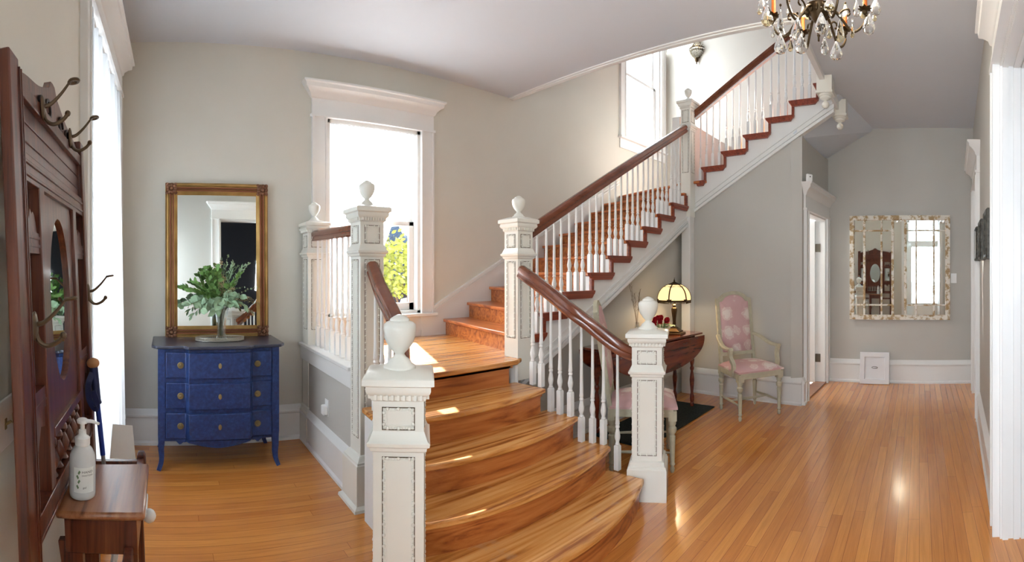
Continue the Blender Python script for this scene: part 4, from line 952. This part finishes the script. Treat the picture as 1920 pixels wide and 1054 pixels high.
# ================================================================ chairs
def turned_leg(h=.36):
    return [(.001, 0), (.010, .0), (.014, .008), (.017, .03), (.013, .038), (.012, .045), (.019, .055), (.019, .062), (.0155, .068), (.0175, .12), (.021, h * .62), (.0225, h * .70), (.017, h * .72), (.017, h * .74), (.026, h * .77), (.030, h * .81), (.029, h * .86), (.020, h * .89), (.020, h * .90), (.026, h * .93), (.027, h)]
def chair_parts(loc, rz, label, arms):
    p = empty('armchair' if arms else 'side_chair', loc, rz, label, 'chair')
    sw, sd_ = .245, .235
    for sx in (-1, 1):
        obj('leg', MB().lathe(turned_leg(), (sx * (sw - .028), -sd_ + .028, 0), 16).sq([(.029, .36), (.029, .43)], (sx * (sw - .028), -sd_ + .028, 0)), 'chair', p)
        obj('leg', MB().lathe(turned_leg(), (sx * (sw - .05), sd_ - .02, 0), 14).sq([(.024, .36), (.024, .44)], (sx * (sw - .05), sd_ - .02, 0)), 'chair', p)
    fr = MB()
    fr.box(-sw + .02, sw - .02, -sd_, -sd_ + .03, .385, .445).box(-sw + .03, sw - .03, sd_ - .03, sd_, .385, .445)
    for sx in (-1, 1): fr.extr([(sx * sw, -sd_ + .02, .385), (sx * (sw - .03), sd_, .385), (sx * (sw - .03), sd_, .445), (sx * sw, -sd_ + .02, .445)], (-sx * .03, 0, 0))
    obj('seat_frame', fr, 'chair', p, bevel=.004, fixn=True)
    s = MB().grid(16, 16, lambda i, j: Vector(((i * 2 - 1) * (sw + .006 - .03 * j), -sd_ - .008 + (2 * sd_ + .0) * j, .455 + .055 * max(0, 1 - abs(2 * i - 1) ** 3.2) ** .6 * max(0, 1 - abs(2 * j - 1) ** 3.2) ** .6)))
    s.extr([(-(sw + .006), -sd_ - .008, .44), (sw + .006, -sd_ - .008, .44), (sw - .024, sd_ - .008, .44), (-(sw - .024), sd_ - .008, .44)], (0, 0, .016))
    obj('seat_cushion', s, 'damask', p, fixn=True, ang=60)
    # raked back: local plane hinged at z .44
    bk = T(0, sd_ - .012, .44) @ RX(R(-9))
    hw_, hb = .205, .215
    def outl(k, zt):                       # arched top outline; k inset
        a = hw_ - k; pts = []
        for i in range(25):
            t = -1 + 2 * i / 24; c_ = abs(t)
            if c_ > .82: z = zt - .070 - .004 * (c_ - .82) / .18
            elif c_ > .72: z = zt - .070 + .016 * ((.82 - c_) / .10) ** .6
            else: z = zt - .054 + .054 * math.sqrt(max(0, 1 - (c_ / .72) ** 2)) ** 1.3
            pts.append((a * t, z))
        return pts
    def ring(k0, k1, zt, zb0, zb1, y0, y1):
        o_ = [(-hw_ + k0, zb0)] + outl(k0, zt - k0) + [(hw_ - k0, zb0)]; i_ = [(-hw_ + k1, zb1)] + outl(k1, zt - k1) + [(hw_ - k1, zb1)]
        n_ = len(o_); vs = [Vector((x, y0, z)) for x, z in o_] + [Vector((x, y0, z)) for x, z in i_] + [Vector((x, y1, z)) for x, z in o_] + [Vector((x, y1, z)) for x, z in i_]; fs = []
        for i in range(n_):
            j = (i + 1) % n_; fs += [(i, j, n_ + j, n_ + i), (2 * n_ + j, 2 * n_ + i, 3 * n_ + i, 3 * n_ + j), (i, 2 * n_ + i, 2 * n_ + j, j), (n_ + j, 3 * n_ + j, 3 * n_ + i, n_ + i)]
        return MB().add(vs, fs)
    rg = ring(0, .036, .745, .09, .13, -.014, .016); rg.merge(ring(.010, .022, .737, .10, .115, -.020, .018)); rg.xf(bk)
    obj('back_frame', rg, 'chair', p, fixn=True)
    for sx in (-1, 1): obj('back_post', MB().box(sx * .19 - .016, sx * .19 + .016, -.014, .016, -.02, .12).xf(bk), 'chair', p)
    io = [(-hw_ + .034, .12)] + outl(.034, .711) + [(hw_ - .034, .12)]
    cs = MB(); n_ = len(io); cz_ = .42
    vs = [Vector((x, -.006, z)) for x, z in io] + [Vector((x * .93, -.026, cz_ + (z - cz_) * .95)) for x, z in io] + [Vector((x * .5, -.042, cz_ + (z - cz_) * .5)) for x, z in io] + [Vector((0, -.045, cz_))]
    fs = []
    for i in range(n_):
        j = (i + 1) % n_; fs += [(i, j, n_ + j, n_ + i), (n_ + i, n_ + j, 2 * n_ + j, 2 * n_ + i), (2 * n_ + i, 2 * n_ + j, 3 * n_)]
    vs += [Vector((x, .012, z)) for x, z in io] + [Vector((0, .022, cz_))]
    for i in range(n_):
        j = (i + 1) % n_; fs += [(3 * n_ + 1 + j, 3 * n_ + 1 + i, 4 * n_ + 1), (j, i, 3 * n_ + 1 + i, 3 * n_ + 1 + j)]
    obj('back_cushion', cs.add(vs, fs).xf(bk), 'damask', p, fixn=True, ang=60)
    # stretchers
    for sx in (-1, 1): obj('stretcher', MB().tube([(sx * (sw - .03), -sd_ + .03, .135), (sx * (sw - .04), 0, .14), (sx * (sw - .05), sd_ - .02, .135)], [.008, .013, .008], 8), 'chair', p, fixn=True)
    obj('stretcher', MB().tube([(-(sw - .04), 0, .14), (0, 0, .14), (sw - .04, 0, .14)], [.008, .013, .008], 8), 'chair', p, fixn=True)
    if arms:
        for sx in (-1, 1):
            pa = smooth_path([(sx * .205, .262, .735), (sx * .235, .19, .715), (sx * .262, .06, .665), (sx * .272, -.05, .650), (sx * .268, -.13, .655)], 5)
            obj('arm', MB().sweep(pa, [(-.022, -.010), (.022, -.010), (.024, .004), (.014, .014), (-.014, .014), (-.024, .004)]), 'chair', p, fixn=True)
            pa = smooth_path([(sx * .268, -.115, .65), (sx * .262, -.10, .58), (sx * .245, -.135, .50), (sx * .245, -.10, .40)], 5)
            obj('arm_post', MB().sweep(pa, [(-.017, -.017), (.017, -.017), (.017, .017), (-.017, .017)], (1, 0, 0)), 'chair', p, fixn=True)
    return p
chair_parts((4.425, 1.64, 0), -.685, 'cream painted armchair with pink damask seat standing by the wall near the small door', True)
chair_parts((2.955, 1.925, 0), .583, 'pink upholstered side chair half hidden behind the right bottom newel', False)

# ================================================================ rug, drop-leaf table, lamp, roses
rg = MB()
for i in range(3): pass
rg.box(3.15, 4.45, 2.02, 2.56, 0.0, .012)
tag(obj('rug', rg, 'rug', None, bevel=.004), 'small dark green black rug under the drop-leaf table', 'rug')
tb = empty('drop_leaf_table', (3.77, 2.39, 0), -.086, 'polished mahogany drop-leaf table with its oval leaf hanging down', 'table')
tt = [(-.715, -.165), (.715, -.165), (.735, -.09), (.74, 0), (.735, .09), (.715, .16), (-.715, .16), (-.735, .09), (-.74, 0), (-.735, -.09)]
obj('tabletop', MB().prism(tt, .735, .755), 'table', tb, bevel=.006)
lp = [(.715 * cos(pi + pi * i / 40), 0, .728 - .27 * abs(sin(pi * i / 40)) ** .82) for i in range(41)]
obj('drop_leaf', MB().extr(lp, (0, -.018, 0)).xf(T(0, -.170, 0) @ T(0, 0, .728) @ RX(R(-3)) @ T(0, 0, -.728)), 'table', tb, bevel=.004, fixn=True)
lp2 = [(x, 0, z) for x, y, z in lp]
obj('drop_leaf', MB().extr(lp2, (0, .018, 0)).xf(T(0, .166, 0)), 'table', tb, fixn=True)
obj('frame', MB().box(-.60, .62, -.125, .125, .60, .735), 'table', tb, bevel=.003)
for x in (-.58, .60):
    for y in (-.105, .105):
        obj('leg', MB().sq([(.022, .50), (.022, .735)], (x, y, 0)).lathe([(.018, .012), (.020, .02), (.022, .04), (.016, .055), (.022, .07), (.022, .12), (.015, .14), (.014, .16), (.020, .22), (.025, .28), (.018, .34), (.013, .37), (.021, .39), (.021, .405), (.014, .42), (.020, .45), (.024, .48), (.022, .505)], (x, y, 0), 14), 'table', tb)
TZ = .755
la = empty('table_lamp', (4.215, 2.36, TZ), .2, 'lit bronze table lamp with domed cream slag glass shade on the mahogany table', 'lamp')
obj('lamp_base', MB().sq([(.092, 0), (.094, .008), (.088, .016), (.072, .020), (.070, .032), (.062, .036), (.034, .058), (.028, .070)]).lathe([(.026, .066), (.020, .080), (.016, .09), (.019, .10), (.017, .12), (.020, .16), (.027, .21), (.031, .245), (.028, .26), (.018, .268), (.016, .28), (.022, .29), (.012, .30), (.009, .345)], (0, 0, 0), 6), 'bronze', la, ang=25)
sh0, rr_ = .345, .172
def dome(t): a = t * pi / 2; return rr_ * cos(a * .93) ** .9, sh0 + .155 * sin(a)
glp = MB(); ribs = MB(); NS = 6
prf = [dome(i / 8) for i in range(8)]
for k in range(NS):
    a0, a1 = 2 * pi * k / NS, 2 * pi * (k + 1) / NS
    g1 = MB(); vs = [];
    for r_, z in prf: vs += [Vector((r_ * cos(a0), r_ * sin(a0), z)), Vector((r_ * cos((a0 + a1) / 2) * .97, r_ * sin((a0 + a1) / 2) * .97, z)), Vector((r_ * cos(a1), r_ * sin(a1), z))]
    fs = []
    for i in range(len(prf) - 1): fs += [(3 * i, 3 * i + 1, 3 * i + 4, 3 * i + 3), (3 * i + 1, 3 * i + 2, 3 * i + 5, 3 * i + 4)]
    obj('shade_panel', g1.add(vs, fs), 'shadeglass', la, fixn=True, ang=180)
    ribs.sweep([Vector((r_ * 1.01 * cos(a0), r_ * 1.01 * sin(a0), z)) for r_, z in prf], [(-.006, -.002), (.006, -.002), (.006, .003), (-.006, .003)], (cos(a0), sin(a0), .3))
rm = MB(); rm.lathe([(rr_ * 1.0, sh0 - .018), (rr_ * 1.025, sh0 - .016), (rr_ * 1.03, sh0 + .006), (rr_ * .985, sh0 + .014)], (0, 0, 0), 6)
fr_ = MB()
for k in range(96):
    a = 2 * pi * k / 96; q = pi / NS; rr2 = rr_ * cos(q) / cos((a % (2 * q)) - q) ; fr_.box(rr2 - .0015, rr2 + .0015, -.0028, .0028, sh0 - .034, sh0 - .014)
    for v in range(8):
        fr_.v[-8 + v] = RZ(a) @ fr_.v[-8 + v]
rim_ = MB()
for k in range(NS):
    a0, a1 = 2 * pi * k / NS, 2 * pi * (k + 1) / NS
    rim_.sweep([Vector((rr_ * cos(a0), rr_ * sin(a0), sh0)), Vector((rr_ * cos(a1), rr_ * sin(a1), sh0))], [(-.003, -.018), (.004, -.018), (.005, .010), (-.003, .010)])
    rp, zp = prf[5]; ribs.sweep([Vector((rp * cos(a0), rp * sin(a0), zp)), Vector((rp * cos(a1), rp * sin(a1), zp))], [(-.003, -.006), (.003, -.006), (.003, .006), (-.003, .006)])
obj('shade_rib', ribs, 'bronze', la, fixn=True); obj('shade_rim', rim_, 'bronze', la, fixn=True); obj('beaded_fringe', fr_, 'bronze', la)
rt, zt_ = prf[7]
obj('shade_cap', MB().lathe([(rt * 1.15, zt_ - .004), (rt * 1.1, zt_ + .006), (.030, zt_ + .018), (.010, zt_ + .028), (.006, zt_ + .034), (.009, zt_ + .042), (.003, zt_ + .052), (.002, zt_ + .066), (.001, zt_ + .07)], (0, 0, 0), 12), 'bronze', la)
obj('bulb', MB().ball((0, 0, sh0 + .04), .03, 12, 8), 'bulb', la)
pl2 = bpy.data.lights.new('lamp_light', 'POINT'); pl2.energy = 3.5; pl2.color = (1, .80, .52); pl2.shadow_soft_size = .03
plo = bpy.data.objects.new('lamp_light', pl2); COL.objects.link(plo); plo.parent = la; plo.location = (0, 0, sh0 - .005)
# roses
ro = empty('rose_bowl', (3.93, 2.34, TZ), 0, 'low bowl of deep red roses beside the table lamp, partly behind the newel finial', 'flowers'); ro.scale = (1.25, 1.25, 1.1)
obj('bowl', MB().lathe([(.001, 0), (.035, 0), (.045, .02), (.052, .06), (.048, .09), (.044, .092), (.044, .06), (.001, .03)], (0, 0, 0), 20), 'vglass', ro)
rnd = random.Random(5)
for bx, by, bz in ((-.055, -.02, .150), (.0, -.045, .152), (.055, -.02, .150), (.09, .01, .138), (-.09, .01, .14), (-.02, .02, .172), (.035, .025, .170), (.0, .06, .155)):
    m = MB()
    for L in range(4):
        n_ = 5 + L
        for i in range(n_):
            a = 2 * pi * i / n_ + L * .5 + rnd.random() * .3; rad = .006 + .009 * L; tl = .25 + .28 * L
            Mx = T(bx, by, bz) @ RZ(a) @ RY(tl) @ T(rad * .35, 0, 0)
            m.merge(MB().grid(3, 3, lambda u, v: Vector((.010 * (1 - (2 * u - 1) ** 2) * -.6 + .004, (u - .5) * (.022 + .005 * L) * (1 - .35 * v * v), -.014 + .036 * v - .004 * L))), Mx)
    m.ball((bx, by, bz - .004), .013, 8, 6)
    obj('rose_bloom', m, 'red', ro, ang=80)
m = MB()
for i in range(16):
    a = 2 * pi * i / 16 + .2; leaf(m, Vector((.05 * cos(a), .05 * sin(a), .105)), (cos(a), sin(a), -.05 + .3 * rnd.random()), (0, 0, 1), .065, .035)
for i in range(8):
    a = 2 * pi * i / 8; m.tube([(.01 * cos(a), .01 * sin(a), .02), (.05 * cos(a), .03 * sin(a), .14)], .003, 5)
obj('leaves', m, 'leafa', ro, ang=180)
tw = empty('twig_vase', (3.60, 2.40, TZ), 0, 'slim vase of dried twigs on the table behind the right bottom newel', 'vase')
obj('vase_wall', MB().lathe([(.001, 0), (.03, 0), (.034, .05), (.022, .12), (.015, .16), (.018, .17), (.001, .165)], (0, 0, 0), 18), 'vglass', tw)
m = MB()
for a, b, c_ in ((-.12, .0, .52), (-.05, .03, .50), (.02, -.02, .47), (.07, .02, .44), (-.09, -.03, .44)):
    m.tube(smooth_path([(0, 0, .03), (a * .15, b * .15, .2), (a * .6, b * .6, .36), (a, b, c_)], 4), .0016, 5)
    for q in range(5): m.tube([(a * (.5 + q * .1), b * (.5 + q * .1), c_ * (.62 + .085 * q)), (a * (.5 + q * .1) + .02 * (-1) ** q, b, c_ * (.62 + .085 * q) + .025)], .001, 4)
obj('twigs', m, 'twig', tw, fixn=True)

# ================================================================ east wall: window-pane mirror, switch, panel
em = empty('window_pane_mirror', (FE @ Vector((3.7125, 0, .785))), -pi / 2 - .02, 'large weathered window-frame mirror with peeling cream paint on the far wall', 'mirror')
EW, EH = 1.241, 1.285
obj('outer_frame', picture_frame(EW, EH, [(0, 0), (0, .045), (.052, .045), (.058, .030), (.060, 0)]), 'peel', em, fixn=True)
obj('mirror_glass', MB().box(-EW / 2 + .04, EW / 2 - .04, -.016, -.008, .04, EH - .04), 'mirror', em)
for u, wd_ in ((.146, .014), (.319, .011), (.430, .016), (.558, .016), (.664, .011), (.840, .014)):
    x = -EW / 2 + EW * u; obj('muntin', MB().box(x - wd_, x + wd_, -.034, -.012, .05, EH - .05), 'peel', em, bevel=.004)
for zf in (.145, .86):
    z = EH * (1 - zf)
    for xa, xb in ((-EW / 2 + .05, -EW / 2 + EW * .43), (-EW / 2 + EW * .558, EW / 2 - .05)): obj('muntin', MB().box(xa, xb, -.032, -.012, z - .009, z + .009), 'peel', em, bevel=.003)
lsw = empty('light_switch', (FE @ Vector((4.38, 0, 1.296))), -pi / 2 - .03, 'white toggle light switch right of the weathered window-frame mirror', 'light switch')
obj('wall_plate', MB().box(-.036, .036, -.006, 0, -.06, .06), 'white', lsw, bevel=.002); obj('toggle', MB().box(-.005, .005, -.016, -.005, -.010, .008), 'white', lsw)
ap_ = empty('access_panel', (FE @ Vector((3.409, -.085, 0))), -pi / 2 - .03, 'small white square framed panel leaning on the baseboard below the weathered mirror', 'panel', tilt=(R(-7), 0, -pi / 2 - .03))
obj('frame', picture_frame(.365, .385, [(0, 0), (0, .022), (.004, .026), (.055, .026), (.062, .018), (.062, 0)]), 'panelw', ap_, fixn=True)
obj('centre_board', MB().box(-.13, .13, -.012, -.004, .055, .33), 'panelw', ap_)
obj('finger_pull', MB().sweep([Vector((.035 * cos(a), -.014, .2 + .011 * sin(a))) for a in [2 * pi * i / 20 for i in range(20)]], [(-.002, -.002), (.002, -.002), (.002, .002), (-.002, .002)], (0, 1, 0), closed=True), 'black', ap_, fixn=True)
sn = empty('motion_sensor', (CX1 + .03, CYD - .07, 2.3085), R(-40), 'small white electronic sensor standing on the crown of the little door casing', 'sensor')
obj('sensor_body', MB().box(-.038, .038, -.014, .014, .0, .085), 'white', sn, bevel=.012); obj('lens', MB().ball((0, -.014, .055), .007, 10, 8, (1, .5, 1)), 'black', sn)
# three framed tin panels on the south wall
for i, xx in enumerate((3.05, 3.72, 4.42)):
    pz = (1.47, 1.475, 1.48)[i]
    fp = empty('wall_plaque', (xx, sy(xx), pz), pi + math.atan(-.072), ('nearest', 'middle', 'farthest')[i] + ' of the three dark tin plaques with gold rims on the right wall', 'wall plaque')
    obj('frame', picture_frame(.30, .31, [(0, 0), (0, .035), (.010, .045), (.028, .04), (.034, .02), (.034, 0)]), 'tin', fp, fixn=True)
    obj('panel', MB().box(-.12, .12, -.022, -.015, .03, .28), 'tin', fp)
    g = MB().merge(picture_frame(.235, .245, [(0, .014), (0, .026), (.006, .026), (.006, .014)]), T(0, 0, .033))
    for q in range(8): a = q * pi / 4; g.ball((.05 * cos(a), -.022, .155 + .05 * sin(a)), .012, 8, 6, (1, .5, 1))
    obj('gold_ornament', g, 'goldp', fp, fixn=True)

# ================================================================ upstairs sconce
p_ = Vector((ex(3.24), 3.24, 4.50))
scn = empty('wall_sconce', p_, -pi / 2 - EA, 'beaded crystal basket sconce high on the stairwell wall', 'wall sconce')
m = MB()
for tz_, rr2 in ((.10, .035), (.20, .105), (.235, .125), (.36, .045), (.47, .06)):
    m.sweep([Vector((rr2 * cos(a), -.005 - rr2 * sin(a), tz_)) for a in [pi * i / 12 for i in range(13)]], [(-.005, -.006), (.005, -.006), (.005, .006), (-.005, .006)])
m.lathe([(.001, 0), (.010, .02), (.006, .03), (.022, .05), (.034, .10)], (0, -.03, 0), 10)
obj('bronze_frame', m, 'bronze', scn, fixn=True)
bd = MB()
for j in range(9):
    tz_ = .11 + .10 * j / 8; r2 = .04 + .075 * sin(j / 8 * pi / 2)
    for i in range(11): a = pi * (i + .5 * (j % 2)) / 11; bd.ball((r2 * cos(a), -.005 - r2 * sin(a), tz_), .009, 6, 4)
obj('crystal_beads', bd, 'bead', scn); bd = MB()
for j in range(12):
    tz_ = .25 + .20 * j / 11; r2 = .105 - .06 * sin(min(1, j / 7) * pi / 2)
    for i in range(9): a = pi * (i + .5 * (j % 2)) / 9; bd.ball((r2 * cos(a), -.005 - r2 * sin(a), tz_), .008, 6, 4)
obj('crystal_beads', bd, 'bead', scn)
obj('bulb', MB().ball((0, -.035, .28), .02, 8, 6), 'bulb', scn)

# ================================================================ chandelier
CC = Vector((2.35, .50, 2.64)); VD = Vector((.978, .208, 0)); RD = Vector((.208, -.978, 0))
cd = empty('chandelier', CC, 0, 'antique bronze chandelier hung with large teardrop crystals and candle sleeves', 'chandelier')
obj('body', MB().lathe([(.001, -.098), (.005, -.095), (.005, -.075), (.009, -.068), (.006, -.058), (.014, -.045), (.016, -.030), (.008, -.015), (.012, -.006), (.022, .0), (.032, .012), (.055, .045), (.064, .065), (.066, .075), (.050, .082), (.020, .10), (.014, .14), (.03, .17), (.036, .21), (.02, .25), (.012, .32), (.022, .36), (.010, .40), (.001, .41)], (0, 0, 0), 24), 'bronze', cd)
lf_ = MB()
for q in range(12): lf_.ball((.058 * cos(q * pi / 6), .058 * sin(q * pi / 6), .052), .014, 8, 6, (.8, .8, 1.6))
obj('leaf_casting', lf_, 'bronze', cd)
for q in range(6):
    a = R(128 - 60 * q); d_ = RD * cos(a) - VD * sin(a)
    def P(r_, z): return Vector((d_.x * r_, d_.y * r_, z))
    ar = smooth_path([P(.045, .06), P(.085, .045), P(.125, -.005), P(.165, -.055), P(.205, -.045), P(.235, .0), P(.232, .035)], 5)
    m = MB().tube(ar, [.008 - .00008 * i for i in range(len(ar))], 8)
    sc_ = smooth_path([P(.10, .028), P(.12, .05), P(.15, .055), P(.155, .03), P(.14, .025)], 4); m.tube(sc_, .005, 6)
    arm = obj('arm', m, 'bronze', cd, fixn=True)
    cpp = P(.232, .035); m = MB().lathe([(.006, -.01), (.014, .0), (.012, .012), (.020, .018)], cpp, 14)
    for k in range(8):
        b = 2 * pi * k / 8; leaf(m, cpp + Vector((.008 * cos(b), .008 * sin(b), .008)), (cos(b), sin(b), .55), (0, 0, 1), .036, .022)
    obj('candle_cup', m, 'bronze', arm, ang=60)
    obj('candle_sleeve', MB().lathe([(.011, .012), (.0115, .02), (.0105, .10), (.001, .101)], cpp, 12), 'wax', arm)
    obj('candle_bulb', MB().lathe([(.006, .10), (.011, .115), (.010, .135), (.003, .16), (.001, .162)], cpp, 10), 'bulb', arm)
m = MB()
for i in range(7): m.sweep([Vector((.010 * cos(b), 0, .41 + .028 * i + .016 * sin(b))) for b in [2 * pi * k / 12 for k in range(12)]] if i % 2 else [Vector((0, .010 * cos(b), .41 + .028 * i + .016 * sin(b))) for b in [2 * pi * k / 12 for k in range(12)]], [(-.002, -.002), (.002, -.002), (.002, .002), (-.002, .002)], (0, 1, .1) if i % 2 else (1, 0, .1), closed=True)
m.lathe([(.001, H - CC.z - .035), (.02, H - CC.z - .03), (.05, H - CC.z - .01), (.055, H - CC.z)], (0, 0, 0), 20)
obj('chain_and_canopy', m, 'bronze', cd, fixn=True)
def drop(L, W): return [(.0008, 0), (W * .10, -L * .06), (W * .28, -L * .30), (W * .46, -L * .58), (W * .5, -L * .74), (W * .36, -L * .93), (W * .12, -L * 1.0), (.0004, -L)]
for px, py, hh, ww, dD, mt in ((1428, 6, 30, 14, -.1, 0), (1438.6, 30, 40, 25, -.18, 1), (1449, 58, 26, 9, -.08, 0), (1463.4, 40, 46, 13, -.22, 0), (1463, 82, 40, 24, -.24, 0), (1482, 85, 24, 11, .05, 1), (1495, 54, 44, 25, -.16, 0), (1502, 82, 38, 25, -.2, 0),
    (1540, 44, 42, 26, -.28, 0), (1555, 8, 26, 22, -.3, 1), (1546, 86, 34, 17, -.14, 0), (1575, 58, 44, 18, -.22, 1), (1568, 95, 36, 25, -.26, 0), (1598, 58, 26, 9, -.05, 1), (1606, 16, 32, 14, .02, 0), (1618, 24, 22, 12, .1, 1), (1629, 44, 42, 25, -.02, 0),
    (1642, 12, 34, 20, .08, 0), (1468, 62, 20, 9, .1, 0), (1555, 64, 18, 11, -.1, 1), (1480, 20, 24, 13, .15, 0), (1515, 24, 26, 14, .2, 1), (1585, 26, 28, 14, .18, 0), (1424, 18, 20, 9, .1, 1), (1640, 30, 20, 9, .2, 1)):
    D = 2.40 + dD; a = az(px); zt = HC + (YH - (py - hh / 2)) * D / FP; c_ = Vector((D * sin(a), D * cos(a), zt)) - CC
    L, W = hh * D / FP, ww * D / FP
    m = MB().lathe(drop(L, W), (0, 0, 0), 10, RZ(.3) ); m.xf(RZ(-a) @ Matrix.Diagonal((1, .5, 1, 1))); m.xf(T(c_.x, c_.y, c_.z))
    cr_ = obj('crystal_drop', m, 'amber' if mt else 'crystal', cd, ang=5)
    obj('hanging_link', MB().tube([c_, c_ + Vector((0, 0, .012))], .0012, 5).ball(c_ + Vector((0, 0, .018)), .006, 8, 6), 'crystal' if mt else 'bronze', cr_)
cl = bpy.data.lights.new('chandelier_light', 'POINT'); cl.energy = 9; cl.color = (1, .86, .66); cl.shadow_soft_size = .15
clo = bpy.data.objects.new('chandelier_light', cl); COL.objects.link(clo); clo.parent = cd; clo.location = (0, 0, .30)

# ================================================================ outside
struct('ground', MB().box(-8, 30, 5.5, 40, .3, .4), 'ground')
bu = empty('garden_bush', (4.15, 7.6, .4), 0, 'yellow green leafy bush outside the landing window', 'bush')
rnd = random.Random(11); m = MB()
for i in range(2600):
    a, b, r_ = rnd.uniform(0, 2 * pi), rnd.uniform(-.3, 1) , rnd.uniform(.55, 1.0)
    p = Vector((1.0 * r_ * cos(a) * math.sqrt(1 - min(1, b * b) * .6), .7 * r_ * sin(a), .75 + .95 * r_ * b)); leaf(m, p, (rnd.uniform(-1, 1), rnd.uniform(-1, 1), rnd.uniform(-.4, .8)), (0, -1, .3), .10, .055)
obj('foliage', m, 'bush', bu, ang=180); m = MB()
for i in range(7): a = i * .9; m.tube([(.05 * cos(a), .05 * sin(a), 0), (.3 * cos(a), .3 * sin(a), .6), (.6 * cos(a), .5 * sin(a), 1.2)], [.02, .014, .006], 6)
obj('branches', m, 'twig', bu, fixn=True)
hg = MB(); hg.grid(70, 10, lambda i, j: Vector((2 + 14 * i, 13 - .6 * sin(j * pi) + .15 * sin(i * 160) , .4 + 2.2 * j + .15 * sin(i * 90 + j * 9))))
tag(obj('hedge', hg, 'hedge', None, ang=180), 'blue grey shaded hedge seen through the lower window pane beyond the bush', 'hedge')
